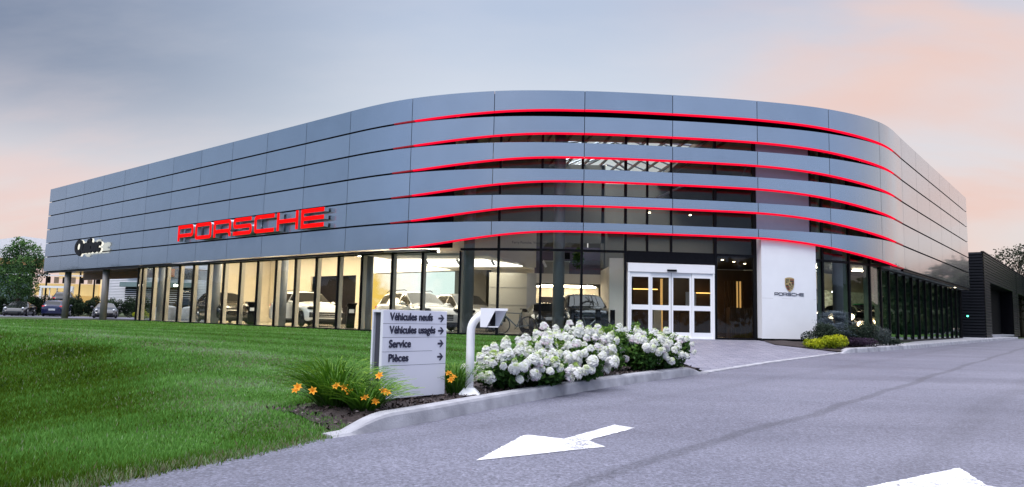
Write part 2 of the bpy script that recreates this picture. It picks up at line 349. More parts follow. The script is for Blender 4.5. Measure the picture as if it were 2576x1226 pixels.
# ------------------------------------------------------------------ ground materials
def asphalt():
    m = bpy.data.materials.new('worn_asphalt'); m.use_nodes = True; t = m.node_tree; b = t.nodes['Principled BSDF']; n = t.nodes.new; l = t.links.new
    tcn = n('ShaderNodeTexCoord')
    v = n('ShaderNodeTexVoronoi'); v.inputs['Scale'].default_value = 42; l(tcn.outputs['Object'], v.inputs[0])
    f = n('ShaderNodeTexNoise'); f.inputs['Scale'].default_value = 48; f.inputs['Detail'].default_value = 6; f.inputs['Roughness'].default_value = .8; l(tcn.outputs['Object'], f.inputs[0])
    g = n('ShaderNodeTexNoise'); g.inputs['Scale'].default_value = .35; g.inputs['Detail'].default_value = 5; l(tcn.outputs['Object'], g.inputs[0])
    mp_ = n('ShaderNodeMapping'); mp_.inputs['Rotation'].default_value = (0, 0, R_(-52)); mp_.inputs['Scale'].default_value = (.16, .8, 1); l(tcn.outputs['Object'], mp_.inputs[0])
    h = n('ShaderNodeTexNoise'); h.inputs['Scale'].default_value = 1.0; h.inputs['Detail'].default_value = 6; l(mp_.outputs[0], h.inputs[0])
    cr = n('ShaderNodeValToRGB'); cr.color_ramp.elements[0].position = .3; cr.color_ramp.elements[1].position = .72; cr.color_ramp.elements[0].color = (.036, .036, .054, 1); cr.color_ramp.elements[1].color = (.275, .28, .36, 1)
    l(f.outputs['Fac'], cr.inputs[0])
    vr = n('ShaderNodeValToRGB'); vr.color_ramp.elements[0].color = (.68, .68, .68, 1); vr.color_ramp.elements[1].color = (1.3, 1.3, 1.3, 1); l(v.outputs['Color'], vr.inputs[0])
    m1 = n('ShaderNodeMix'); m1.data_type = 'RGBA'; m1.blend_type = 'MULTIPLY'; m1.inputs[0].default_value = 1; l(cr.outputs[0], m1.inputs[6]); l(vr.outputs[0], m1.inputs[7])
    gr = n('ShaderNodeValToRGB'); gr.color_ramp.elements[0].position = .32; gr.color_ramp.elements[1].position = .68; gr.color_ramp.elements[0].color = (.86, .86, .88, 1); gr.color_ramp.elements[1].color = (1.1, 1.09, 1.08, 1); l(g.outputs['Fac'], gr.inputs[0])
    m2 = n('ShaderNodeMix'); m2.data_type = 'RGBA'; m2.blend_type = 'MULTIPLY'; m2.inputs[0].default_value = 1; l(m1.outputs[2], m2.inputs[6]); l(gr.outputs[0], m2.inputs[7])
    hr = n('ShaderNodeValToRGB'); hr.color_ramp.elements[0].position = .34; hr.color_ramp.elements[1].position = .6; hr.color_ramp.elements[0].color = (.80, .795, .81, 1); hr.color_ramp.elements[1].color = (1.04, 1.04, 1.04, 1); l(h.outputs['Fac'], hr.inputs[0])
    m3 = n('ShaderNodeMix'); m3.data_type = 'RGBA'; m3.blend_type = 'MULTIPLY'; m3.inputs[0].default_value = 1; l(m2.outputs[2], m3.inputs[6]); l(hr.outputs[0], m3.inputs[7])
    # paving seam and a fainter parallel tyre track running up the driveway
    col_ = m3.outputs[2]
    for off, wd, dark in ((2.84, .11, .70), (1.25, .26, .88), (-.35, .24, .90), (4.9, .22, .90)):
        dt = n('ShaderNodeVectorMath'); dt.operation = 'DOT_PRODUCT'; l(tcn.outputs['Object'], dt.inputs[0]); dt.inputs[1].default_value = (-.774, .633, 0)
        q1 = n('ShaderNodeMath'); q1.operation = 'SUBTRACT'; l(dt.outputs['Value'], q1.inputs[0]); q1.inputs[1].default_value = off
        q2 = n('ShaderNodeMath'); q2.operation = 'MULTIPLY_ADD'; l(g.outputs['Fac'], q2.inputs[0]); q2.inputs[1].default_value = .5; q2.inputs[2].default_value = -.25
        q3 = n('ShaderNodeMath'); q3.operation = 'ADD'; l(q1.outputs[0], q3.inputs[0]); l(q2.outputs[0], q3.inputs[1])
        q4 = n('ShaderNodeMath'); q4.operation = 'ABSOLUTE'; l(q3.outputs[0], q4.inputs[0])
        mr = n('ShaderNodeMapRange'); mr.interpolation_type = 'SMOOTHSTEP'; mr.inputs[1].default_value = wd * .3; mr.inputs[2].default_value = wd; mr.inputs[3].default_value = dark; mr.inputs[4].default_value = 1.0; l(q4.outputs[0], mr.inputs[0])
        mm = n('ShaderNodeMix'); mm.data_type = 'RGBA'; mm.blend_type = 'MULTIPLY'; mm.inputs[0].default_value = 1; l(col_, mm.inputs[6]); l(mr.outputs[0], mm.inputs[7]); col_ = mm.outputs[2]
    l(col_, b.inputs['Base Color']); b.inputs['Roughness'].default_value = .62
    bn = n('ShaderNodeBump'); bn.inputs['Strength'].default_value = .6; bn.inputs['Distance'].default_value = .006; l(f.outputs['Fac'], bn.inputs['Height']); l(bn.outputs[0], b.inputs['Normal'])
    return m
m_asph = asphalt()
m_soil = pm('turf_base', (.035, .05, .015), .95, color2=(.05, .08, .02), nscale=1.2, bump=.5, bscale=30)
m_paint = pm('white_road_paint', (.42, .42, .48), .6, color2=(.84, .84, .87), nscale=9, detail=12, bump=.5, bscale=70)
m_paint.node_tree.nodes['Color Ramp'].color_ramp.elements[0].position = .28; m_paint.node_tree.nodes['Color Ramp'].color_ramp.elements[1].position = .50
m_conc = pm('weathered_concrete', (.25, .25, .28), .8, color2=(.46, .46, .50), nscale=3.2, detail=12, bump=.35, bscale=50)
m_mulch = pm('dark_mulch', (.018, .012, .011), .95, color2=(.06, .045, .045), nscale=22, detail=8, bump=1, bscale=45)
def paver():
    m = bpy.data.materials.new('grey_pavers'); m.use_nodes = True; t = m.node_tree; b = t.nodes['Principled BSDF']; n = t.nodes.new; l = t.links.new
    tcn = n('ShaderNodeTexCoord'); mp_ = n('ShaderNodeMapping'); mp_.inputs['Rotation'].default_value = (0, 0, R_(8)); l(tcn.outputs['Object'], mp_.inputs[0])
    br = n('ShaderNodeTexBrick'); br.inputs['Scale'].default_value = 1.0; br.inputs['Brick Width'].default_value = .42; br.inputs['Row Height'].default_value = .21
    br.inputs['Color1'].default_value = (.20, .20, .255, 1); br.inputs['Color2'].default_value = (.265, .26, .32, 1); br.inputs['Mortar'].default_value = (.09, .09, .12, 1); br.inputs['Mortar Size'].default_value = .009; l(mp_.outputs[0], br.inputs[0])
    f = n('ShaderNodeTexNoise'); f.inputs['Scale'].default_value = 3; f.inputs['Detail'].default_value = 8; l(tcn.outputs['Object'], f.inputs[0])
    cr = n('ShaderNodeValToRGB'); cr.color_ramp.elements[0].position = .3; cr.color_ramp.elements[1].position = .7; cr.color_ramp.elements[0].color = (.78, .78, .8, 1); cr.color_ramp.elements[1].color = (1.15, 1.15, 1.15, 1); l(f.outputs['Fac'], cr.inputs[0])
    m1 = n('ShaderNodeMix'); m1.data_type = 'RGBA'; m1.blend_type = 'MULTIPLY'; m1.inputs[0].default_value = 1; l(br.outputs[0], m1.inputs[6]); l(cr.outputs[0], m1.inputs[7]); l(m1.outputs[2], b.inputs['Base Color'])
    b.inputs['Roughness'].default_value = .6
    bn = n('ShaderNodeBump'); bn.inputs['Strength'].default_value = .5; bn.inputs['Distance'].default_value = .006; bn.invert = True; l(br.outputs['Fac'], bn.inputs['Height']); l(bn.outputs[0], b.inputs['Normal'])
    return m
m_pav = paver()
# ------------------------------------------------------------------ ground, road, plaza
ys = sorted(set(list(np.arange(-60, 0, 3)) + list(np.arange(0, 30, .3)) + list(np.arange(30, 80, 1.5)) + [100, 150, 190, 400, 1200] + [float(v) for v in EDGE[:, 1] if -60 <= v <= 190]))
offs = [0, .03, .08, .16, .3, .5, .8, 1.1, 1.5] + list(np.arange(2, 34, .8)) + [36, 40, 46, 55, 70, 100, 200, 600, 1500]
rows = [[(float(xe(y)) - o, y) for o in offs][::-1] for y in ys]
ground = grid_mesh('lawn', rows, H, m_soil); tag(ground, kind='structure')
roff = [-.07, .1, .4] + list(np.arange(1, 30, 1.0)) + [40, 60, 100, 300, 1500]
rows = [[(float(xe(y)) + o, y) for o in roff] for y in ys]
road = grid_mesh('road', rows, lambda x, y: rz(np.minimum(y, 70)), m_asph); tag(road, kind='structure')
pk = MB(); pk.add([(-75, 52.5, -.165), (-37.5, 52.5, -.165), (-20, 54, -.165), (-22, 72, -.165), (-75, 72, -.165)], [(0, 1, 2, 3, 4)])
tag(pk.build('parking_lot', m_asph), kind='structure')
vg = MB(); vp = [(22, 24), (30, 38.5), (38, 50.5), (50, 68), (110, 152), (110, 0), (20, 5)]
vg.add([(x, y, float(rz(min(y, 70))) + .03) for x, y in vp] + [(x, y, float(rz(min(y, 70))) - .1) for x, y in vp], [tuple(range(7))[::-1]] + [(i, (i + 1) % 7, (i + 1) % 7 + 7, i + 7) for i in range(7)])
tag(vg.build('verge', pm('verge_turf', (.05, .11, .02), .9, color2=(.09, .19, .04), nscale=3, detail=6, spec=.1)), kind='structure')
# plaza in front of the entrance
def in_between(a, b, t): return (a[0] * (1 - t) + b[0] * t, a[1] * (1 - t) + b[1] * t)
prow = []
for i in range(25):
    t = i / 24; y = 14.86 * (1 - t) + 23.75 * t
    near = (float(xe(y)), y); s = 45.6 * (1 - t) + 54.6 * t; farp = CP(s, .48)
    prow.append([in_between(near, farp, k / 16) for k in range(17)])
def plz(x, y):
    de = pdist(x, y, EDGE[17:22]); df = pdist(x, y, FAC); t = de / (de + df + 1e-6)
    return (rz(y) + .012) * (1 - t) + (-.01) * t
pl = grid_mesh('pavement', prow, plz, m_pav); tag(pl, kind='structure')
# the ground under it must stay lower
def lower_ground():
    me = ground.data; n = len(me.vertices); co = np.empty(n * 3, np.float32); me.vertices.foreach_get('co', co); co = co.reshape(-1, 3)
    x, y, z = co.T
    m = (y > 13.8) & (y < 27) & (x > 2.0) & (x < 13) 
    z[m] = np.minimum(z[m], plz(x[m], y[m]) - .06)
    # inside the building footprint
    fx = np.interp(y, FAC[:8, 1][::-1], FAC[:8, 0][::-1])
    co[:, 2] = z; me.vertices.foreach_set('co', co.ravel()); me.update()
lower_ground()
# ------------------------------------------------------------------ kerbs
def sweep(name, poly, w, h_fn, zb, label_=None, joints=(), r=.03):
    """kerb: poly on the road side bottom; body extends to the left (building side)"""
    P = np.array(poly, float); s = np.concatenate([[0], np.cumsum(np.hypot(*np.diff(P, axis=0).T))])
    n = int(s[-1] / .12) + 2; ss = np.linspace(0, s[-1], n)
    ss = np.array(sorted(list(ss) + [j + e for j in joints for e in (-.012, -.004, .004, .012)]))
    x = np.interp(ss, s, P[:, 0]); y = np.interp(ss, s, P[:, 1]); 
    k = np.ones(9) / 9
    xs = np.convolve(np.pad(x, 4, 'edge'), k, 'valid'); ysm = np.convolve(np.pad(y, 4, 'edge'), k, 'valid')
    xs[0], ysm[0], xs[-1], ysm[-1] = x[0], y[0], x[-1], y[-1]; x, y = xs, ysm
    tx = np.gradient(x); ty = np.gradient(y); l = np.hypot(tx, ty); nx, ny = -ty / l, tx / l
    V = []; prof = []
    for i in range(len(ss)):
        h = h_fn(ss[i], s[-1]); ins = 0.0
        for j in joints:
            if abs(ss[i] - j) < .006: ins = .012
        z0 = float(zb(y[i])); ww = w
        pr = [(0 + ins, -.1), (0 + ins, 0), (.02 + ins, h * .8 - ins), (.035 + ins, h * .97 - ins), (.06 + ins, h - ins), (ww - .02, h - ins), (ww, h - .02), (ww, -.1)]
        for a, b in pr: V.append((x[i] + nx[i] * a, y[i] + ny[i] * a, z0 + b))
    m = 8; F = []
    for i in range(len(ss) - 1):
        for j in range(m - 1): F.append((i * m + j, (i + 1) * m + j, (i + 1) * m + j + 1, i * m + j + 1)[::-1])
    b = MB(); b.add(V, F); b.add(V[:m], [tuple(range(m))]); b.add(V[-m:], [tuple(range(m))[::-1]])
    o = b.build(name, m_conc); return tag(o, kind='structure')
def kh(s, L_): return .02 + .135 * sstep(s / .75) * sstep((L_ - s) / 1.0 + .08)
sweep('kerb', [(-1.56, 6.62), (-1.42, 6.72)] + [tuple(p) for p in EDGE[10:19]], .20, lambda s, l: float(kh(s, l)), rz, joints=(3.9, 6.6, 7.95, 8.9))
sweep('flush_kerb', [tuple(p) for p in EDGE[18:21]], .17, lambda s, l: .028, rz, joints=(2, 4, 6, 8, 10))
sweep('kerb', [(10.75, 23.75), (11.3, 24.2), (12.0, 24.8), (13.17, 25.9), (15.6, 28.4), (19.45, 33.0), (23.8, 38.2), (31.9, 47.8), (39.3, 56.3)], .22, lambda s, l: float(.02 + .14 * sstep(s / .9)), rz, joints=(3, 6, 9, 12, 15, 18))
AKB = [(12.0, 24.95), (13.17, 26.05), (15.6, 28.55), (19.45, 33.15), (23.8, 38.35), (31.9, 47.95), (39.3, 56.45)]
ap = []
for y in np.linspace(26.5, 56, 60):
    kx_ = np.interp(y, [p[1] for p in AKB], [p[0] for p in AKB]) - .12; gxx = B0.x + (y - B0.y) * uB.x / uB.y - .75 if y < 46 else kx_ - 3.2
    if y < 30.5: gxx = min(gxx, kx_ - 1.0)
    ap.append([in_between((kx_, y), (min(gxx, kx_ - .1), y), k / 5) for k in range(6)])
tag(grid_mesh('concrete_apron', ap, lambda x, y: rz(y) + .148 + .0 * x, m_conc), kind='structure')
# ------------------------------------------------------------------ painted arrows
def _wear(m):
    t = m.node_tree; n = t.nodes.new; l = t.links.new; b = t.nodes['Principled BSDF']; out = t.nodes['Material Output']; tcn = n('ShaderNodeTexCoord')
    a = n('ShaderNodeTexNoise'); a.inputs['Scale'].default_value = 38; a.inputs['Detail'].default_value = 8; a.inputs['Roughness'].default_value = .75; l(tcn.outputs['Object'], a.inputs[0])
    c = n('ShaderNodeTexNoise'); c.inputs['Scale'].default_value = 2.2; c.inputs['Detail'].default_value = 4; l(tcn.outputs['Object'], c.inputs[0])
    ad_ = n('ShaderNodeMath'); ad_.operation = 'MULTIPLY_ADD'; ad_.inputs[1].default_value = .55; l(c.outputs['Fac'], ad_.inputs[0]); l(a.outputs['Fac'], ad_.inputs[2])
    mr = n('ShaderNodeMapRange'); mr.inputs[1].default_value = .60; mr.inputs[2].default_value = .70; l(ad_.outputs[0], mr.inputs[0])
    tr = n('ShaderNodeBsdfTransparent'); mx = n('ShaderNodeMixShader'); l(mr.outputs[0], mx.inputs[0]); l(tr.outputs[0], mx.inputs[1]); l(b.outputs[0], mx.inputs[2]); l(mx.outputs[0], out.inputs[0])
_wear(m_paint)
def ragged(pts, step=.035, amp=.007):
    out = []
    for (x0, y0), (x1, y1) in zip(pts, pts[1:] + pts[:1]):
        d = math.hypot(x1 - x0, y1 - y0); k = max(1, int(d / step))
        for i in range(k):
            t = i / k; out.append((x0 + (x1 - x0) * t + random.uniform(-amp, amp), y0 + (y1 - y0) * t + random.uniform(-amp, amp)))
    return out
def arrow(pts, dz=.005):
    pts = ragged(pts)
    b = MB(); b.add([(x, y, float(rz(y)) + dz) for x, y in pts], [tuple(range(len(pts)))[::-1]])
    return tag(b.build('road_marking', m_paint), kind='structure')
arrow([(-.24, 5.76), (.14, 6.95), (.20, 6.99), (.52, 6.82), (1.12, 7.74), (1.30, 7.55), (.735, 6.78), (.86, 6.47)][::-1])
arrow([(2.25, 5.0), (3.6, 5.90), (3.42, 5.30), (4.3, 4.3), (3.9, 4.0), (3.2, 4.9), (2.9, 4.6)][::-1])

# ================================================================== THE DEALERSHIP
bld = empty('dealership', (0, 30, 0), 0, 'two storey car dealership with curved blue grey metal bands and red light lines', 'car dealership')
TOPS = [9.0 - .98 * i for i in range(6)]
RAISE = [.20, .30, .39, .48, .56, .64]
def wopen(s): return float(sstep((s - 36.2) / (43.6 - 36.2)) * sstep((59.6 - s) / (59.6 - 50.6))) if 36 < s < 60 else 0.0
def band_bot(i, s): return TOPS[i] - .98 + (.07 if i < 5 else .03) + RAISE[i] * wopen(s)
def strip_wall(s0, s1, off, z0, z1, t=.06, step=.8, mb=None):
    mb = mb or MB(); n = max(1, int((s1 - s0) / step)); ss = [s0 + (s1 - s0) * j / n for j in range(n + 1)]; v = []
    for s in ss:
        for o_, z in ((off, z0), (off, z1), (off + t, z1), (off + t, z0)): v.append((*CP(s, o_), z))
    f = []
    for j in range(n):
        for q in range(4): f.append((j * 4 + q, (j + 1) * 4 + q, (j + 1) * 4 + (q + 1) % 4, j * 4 + (q + 1) % 4))
    f += [(3, 2, 1, 0), tuple(n * 4 + q for q in range(4))]
    return mb.add(v, f)
for i in range(6):
    mb = MB(); led = MB(); led2 = MB(); led3 = MB()
    for k in range(len(SEAMS) - 1):
        a, b = SEAMS[k] + .012, SEAMS[k + 1] - .012
        curved = SEAMS[k + 1] > 34.2 and SEAMS[k] < 62; n = 16 if curved else 1
        ss = [a + (b - a) * j / n for j in range(n + 1)]
        v = []
        for s in ss:
            zt, zb_ = TOPS[i], band_bot(i, s)
            for off, z in ((0, zb_), (0, zt), (.10, zt), (.10, zb_)): v.append((*CP(s, off), z))
        f = []
        for j in range(n):
            for q in range(4): f.append((j * 4 + q, (j + 1) * 4 + q, (j + 1) * 4 + (q + 1) % 4, j * 4 + (q + 1) % 4))
        f += [(3, 2, 1, 0), (n * 4, n * 4 + 1, n * 4 + 2, n * 4 + 3)]
        mb.add(v, f, random.choice((0, 0, 1, 2)))
        # LED strip under the band
        a2, b2 = max(a, 36.6), min(b, 60.4)
        if b2 > a2 + .2:
            ss = [a2 + (b2 - a2) * j / n for j in range(n + 1)]
            for part, lo, hi in ((led2, 36.0, 37.6), (led, 37.6, 59.0), (led3, 59.0, 61)):
                sub = [s for s in ss if lo <= s <= hi]
                if lo > a2 and lo < b2: sub = [lo] + sub
                if hi < b2 and hi > a2: sub = sub + [hi]
                if len(sub) < 2: continue
                v = []
                for s in sub:
                    z = band_bot(i, s) - .002; hgt = .022 + .028 * min(1, max(wopen(s) * 5, .0) + .2)
                    for off, zz_ in ((-.012, z - hgt), (-.012, z + .012), (.085, z - .001), (.085, z - hgt)): v.append((*CP(s, off), zz_))
                f = []
                for j in range(len(sub) - 1):
                    for q in range(4): f.append((j * 4 + q, (j + 1) * 4 + q, (j + 1) * 4 + (q + 1) % 4, j * 4 + (q + 1) % 4))
                f += [(3, 2, 1, 0), tuple((len(sub) - 1) * 4 + q for q in range(4))]
                part.add(v, f)
    o = mb.build('fascia_band', [m_alu, m_alu2, m_alu3], bld)
    for sm_ in SEAMS[14:19]: strip_wall(sm_ - .03, sm_ + .03, .04, band_bot(i, sm_) + .01, TOPS[i] - .01, t=.03).build('joint_cover', m_blackwall, o)
    led.build('light_strip', m_led, o); led2.build('strip_end', m_led_dim, o); led3.build('strip_end', m_led_dim, o)
# black backing wall behind the closed bands
strip_wall(39.3, 56.9, .125, 8.36, 8.93, t=.05).build('parapet_wall', m_blackwall, bld)
for a_, b_, o_, z_ in ((.05, 39.3, .16, 3.16), (39.3, 56.9, .62, 7.62), (56.9, SEND - .05, .16, 3.16)): strip_wall(a_, b_, o_, z_, 8.9, t=.1).build('backing_wall', m_blackwall, bld)
# trim under the lowest band on the straight walls
for a_, b_ in ((0, 36.2), (60.5, SEND)): strip_wall(a_, b_, .03, 3.02, 3.10, t=.10).build('bottom_trim', m_black, bld)
for a_, b_ in ((.1, 38.2), (58.5, SEND)): strip_wall(a_, b_, .14, 3.05, 3.12, t=.34).build('soffit', m_soffit, bld)
# end caps of the band stack
MB().box((*in_between(CP(0, .15), CP(0, 9), .5), 6.05), (.1, 8.8, 5.8), rz=CA(1)).build('end_wall', m_blackwall, bld); MB().box((*in_between(CP(SEND, .15), CP(SEND, 5), .5), 6.05), (.1, 4.8, 5.8), rz=CA(SEND - 1)).build('end_wall', m_blackwall, bld)
# roof with a hole for the skylight
def curve2d(splines, ext, name='c'):
    cu = bpy.data.curves.new(name, 'CURVE'); cu.dimensions = '2D'; cu.fill_mode = 'BOTH' if ext else 'BOTH'; cu.extrude = ext
    for sp_ in splines:
        s_ = cu.splines.new('POLY'); s_.points.add(len(sp_) - 1)
        for q, p in zip(s_.points, sp_): q.co = (p[0], p[1], 0, 1)
        s_.use_cyclic_u = True
    o = bpy.data.objects.new(name, cu); COL.objects.link(o); bpy.context.view_layer.update()
    me = o.evaluated_get(bpy.context.evaluated_depsgraph_get()).to_mesh(); vs = [tuple(v.co) for v in me.vertices]; fs = [tuple(p.vertices) for p in me.polygons]
    o.to_mesh_clear(); bpy.data.objects.remove(o); bpy.data.curves.remove(cu); return vs, fs
SKY = [(2.4, 31.6), (8.2, 31.6), (8.2, 43.5), (2.4, 43.5)]
back_pts = [WB(19.0, 14), WA(30, 24), WA(0.2, 13)]
outline = [CP(s, .3) for s in [0.1, 34, 36, 37.5, 39, 41, 43, 45, 47, 49, 51, 53, 55, 57, 59, 61, 63.9, SEND - .1]] + back_pts
vs, fs = curve2d([outline, SKY], .12); rf = MB(); rf.add([(x, y, z + 8.62) for x, y, z in vs], fs); rf.build('roof', m_ceil, bld)
# skylight pyramid
apex = (4.9, 33.8); sk = MB()
def rim(z, e=0): return [(2.4 - e, 31.6 - e, z), (8.2 + e, 31.6 - e, z), (8.2 + e, 43.5 + e, z), (2.4 - e, 43.5 + e, z)]
ridge = [(5.3, 34.5, 10.0), (5.3, 40.6, 10.0)]
c4 = rim(8.8, .1)
for a, b in ((c4[0], ridge[0]), (c4[1], ridge[0]), (c4[2], ridge[1]), (c4[3], ridge[1]), (ridge[0], ridge[1])): sk.tube([a, b], .07, n=6)
for k in range(1, 8):
    y = 31.6 + 11.9 * k / 8; yr = min(max(y, 34.5), 40.6); 
    sk.tube([(2.3, y, 8.8), (5.3, yr, 10.0 if 34.5 <= y <= 40.6 else 8.8 + 1.2 * (1 - abs(y - yr) / 3.0))], .05, n=5); sk.tube([(8.3, y, 8.8), (5.3, yr, 10.0 if 34.5 <= y <= 40.6 else 8.8 + 1.2 * (1 - abs(y - yr) / 3.0))], .05, n=5)
for a, b in zip(c4, c4[1:] + c4[:1]): sk.tube([a, b], .09, n=5)
sko = sk.build('skylight', m_alu, bld)
g_ = MB(); g_.add(c4 + ridge, [(0, 1, 4), (1, 2, 5, 4), (2, 3, 5), (3, 0, 4, 5)]); g_.build('pane', m_glass, sko)
# rooftop parapet
# ---- round columns
for k, (s, off) in enumerate([(3.35, .45), (9.6, .45), (15.83, 1.1), (21.93, 1.1), (28.02, 1.1), (34.21, 1.1), (39.65, 1.1), (43.43, 1.1), (55.8, 1.1)]):
    x, y = CP(s, off); out_ = k < 2
    MB().cyl((x, y, -.18 if out_ else 0), (x, y, 3.1 if k < 6 else 8.5), .20 if out_ else .215, n=20).build('column', m_colout if out_ else m_col, bld, smooth=True)
# ---- glazing of the ground floor and the upper openings
GO = .5; GT = 3.06
BAYS_A = [14.12, 14.63] + [16.03 + 1.545 * k for k in range(13)] + [36.36, 37.89, 39.55]
FRONT = [39.55, 41.09, 42.72, 44.24, 45.89]
BAYS_B = [53.46, 54.08, 55.6, 57.11, 58.3] + [59.65 + 1.6 * k for k in range(13)]
def mullion(s, z0, z1, off=GO, wd=.055, fin=.2, dark=False, w2=None):
    a = CA(s); x, y = CP(s, off - .03); mb = MB(); mb.box((x, y, (z0 + z1) / 2), (w2 or wd, .09, z1 - z0), rz=a)
    o = mb.build('mullion', m_black, bld)
    if fin:
        x, y = CP(s, off + .03 + fin / 2); f = MB(); f.box((x, y, (z0 + z1) / 2), (.05, fin - .02, z1 - z0 - .01), rz=a); f.build('mullion_fin', m_finb if dark else m_fin, o)
def pane(s0, s1, z0, z1, mat=None, off=GO):
    a, b = CP(s0, off), CP(s1, off); a2, b2 = CP(s0, off + .016), CP(s1, off + .016)
    mb = MB(); mb.hexa([a, b, b2, a2], z0, z1); return mb.build('glass_pane', mat or m_glass, bld)
m_finb = pm('hedge_reflection_fin', (.11, .17, .125), .45, noise=.15)  # fin colour carries the green of the mirrored hedge
for s in BAYS_A: mullion(s, .0, GT)
for a, b in zip(BAYS_A[:-1], BAYS_A[1:]): pane(a + .03, b - .03, .02, GT)
for s in FRONT[1:]: mullion(s, 0, 7.62, fin=.12, w2=.09)
for a, b in zip(FRONT[:-1], FRONT[1:]):
    pane(a + .04, b - .04, .02, 3.08); pane(a + .04, b - .04, 3.17, 7.6)
for s in (46.72, 47.64): mullion(s, 3.17, 7.62, fin=.0, w2=.07)
mullion(49.36, 0, 7.62, fin=.0, w2=.1); mullion(50.98, 0, 7.62, fin=.0, w2=.12)
for a, b in ((45.89, 46.72), (46.72, 47.64), (47.64, 49.36), (49.36, 50.98)): pane(a + .04, b - .04, 3.17, 7.6)
pane(49.42, 50.92, .08, 3.08)
for s in BAYS_B[:5]: mullion(s, 0, 7.62 if s < 57.5 else 3.05, fin=.2, dark=True, w2=.08)
for a, b in zip(BAYS_B[:4], BAYS_B[1:5]):
    pane(a + .04, b - .04, .02, 3.05); 
    if b < 58: pane(a + .04, b - .04, 3.14, 7.6)
for s in BAYS_B[5:]: mullion(s, -.02, 3.0, fin=.3, dark=True)
for a, b in zip(BAYS_B[4:-1], BAYS_B[5:]): pane(a + .03, b - .03, .02, 2.98, m_glass_b)
for a_, b_, z_, z2_ in ((39.55, 45.85, 3.08, 3.17), (49.4, 50.95, 3.08, 3.17), (53.5, 58.0, 3.05, 3.14), (45.95, 49.3, 2.74, 3.17), (39.6, 50.95, 5.12, 5.18)): strip_wall(a_, b_, GO - .06, z_, z2_, t=.1).build('transom', m_black, bld)
for a_, b_, z_, z2_ in ((14.1, 45.86, -.14, .02), (49.36, 53.4, -.1, .05), (53.4, SEND - .5, -.14, .02)): strip_wall(a_, b_, GO - .09, z_, z2_, t=.2).build('sill', m_black, bld)
for a_, b_, z_, z2_ in ((14.1, 38.5, 3.0, 3.12), (58.2, SEND - .5, 2.98, 3.06)): strip_wall(a_, b_, GO - .05, z_, z2_, t=.1).build('glazing_head', m_black, bld)
# ---- return wall at the left end of the glazing
for k, o_ in enumerate((.5, 2.1, 3.7, 5.3)):
    if k: MB().box((*WA(14.12, o_), 1.53), (.07, .07, 3.06), rz=CA(5)).build('mullion', m_black, bld)
    if k < 3:
        q = [WA(14.12, o_ + .05), WA(14.136, o_ + .05), WA(14.136, o_ + 1.55), WA(14.12, o_ + 1.55)]
        MB().hexa(q, .02, 3.06).build('glass_pane', m_glass, bld)
# ---- overhang over the parking
oh = MB(); oh.hexa([WA(.2, .5), WA(14.1, .5), WA(14.1, 13), WA(.2, 13)], 3.13, 3.2); oh.build('overhang_ceiling', m_soffit_ := pm('glossy_dark_soffit', (.13, .13, .14), .14, .3), bld)
ow = MB(); ow.hexa([WA(.5, 2.4), WA(14.05, 2.4), WA(14.05, 2.6), WA(.5, 2.6)], 2.66, 3.12); ow.build('wood_beam', m_wood, bld)
# ---- showroom floor
fl_pts = [CP(s, .55) for s in [14.2, 34, 36, 37.5, 39, 41, 43, 45, 47, 49, 51, 53, 55, 57, 59, 61, 63.9, SEND - .6]] + [WB(19.0, 13.8), WA(30, 23.6), WA(14.2, 12.8)]
vs, fs = curve2d([fl_pts], .06); fm = MB(); fm.add([(x, y, z - .055) for x, y, z in vs], fs); fm.build('showroom_floor', m_floor, bld)
# ---- interior walls (wall A frame)
def wallA(name, s0, o0, s1, o1, z0, z1, mat, t=.12, par=None):
    a = Vector((*WA(s0, o0), 0)); b = Vector((*WA(s1, o1), 0)); d = (b - a).normalized(); n_ = Vector((-d.y, d.x, 0)) * t
    return MB().hexa([(a.x, a.y), (b.x, b.y), (b.x + n_.x, b.y + n_.y), (a.x + n_.x, a.y + n_.y)], z0, z1).build(name, mat, par or bld)
def wallW(name, x0, y0, x1, y1, z0, z1, mat, t=.12, par=None):
    a = Vector((x0, y0, 0)); b = Vector((x1, y1, 0)); d = (b - a).normalized(); n_ = Vector((-d.y, d.x, 0)) * t
    return MB().hexa([(x0, y0), (x1, y1), (x1 + n_.x, y1 + n_.y), (x0 + n_.x, y0 + n_.y)], z0, z1).build(name, mat, par or bld)
wallA('interior_wall', 14.2, 5.4, 14.2, 9.1, 0, 4.3, m_cream)
wallA('interior_wall', 14.25, 9.0, 18.9, 9.0, 0, 4.3, m_cream)
wallA('interior_wall', 18.9, 9.0, 23.4, 9.0, 2.95, 4.3, m_cream)
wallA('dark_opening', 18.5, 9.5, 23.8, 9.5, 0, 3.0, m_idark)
wallA('interior_wall', 23.4, 9.0, 25.2, 9.0, 0, 4.3, m_cream)
wallA('interior_wall', 25.2, 8.2, 33.0, 8.2, 2.95, 4.3, m_iwhite)
wallA('left_ceiling', 14.3, .9, 14.35, .9, 4.2, 4.3, m_iwhite, t=.1)
# ceiling over the left showroom
cl_ = MB(); cl_.hexa([WA(14.2, .75), WA(34.0, .75), WA(34.0, 9.4), WA(14.2, 9.4)], 4.25, 4.35); cl_.build('ceiling', m_iwhite, bld)
def lampA(s0, s1, o0, o1, z, mat, name='ceiling_lamp'):
    q = [WA(s0, o0), WA(s1, o0), WA(s1, o1), WA(s0, o1)]; MB().hexa(q, z - .05, z).build(name, mat, bld)
for s in (16.5, 20.5, 24.5, 28.5): lampA(s, s + 2.0, 2.0, 2.7, 4.2, m_lamp_w); lampA(s, s + 2.0, 6.2, 6.9, 4.2, m_lamp_w)
lampA(31.5, 33.5, 2.5, 3.2, 4.2, m_lamp_w); lampA(25.6, 32.6, 7.3, 7.55, 3.9, m_lamp_n)
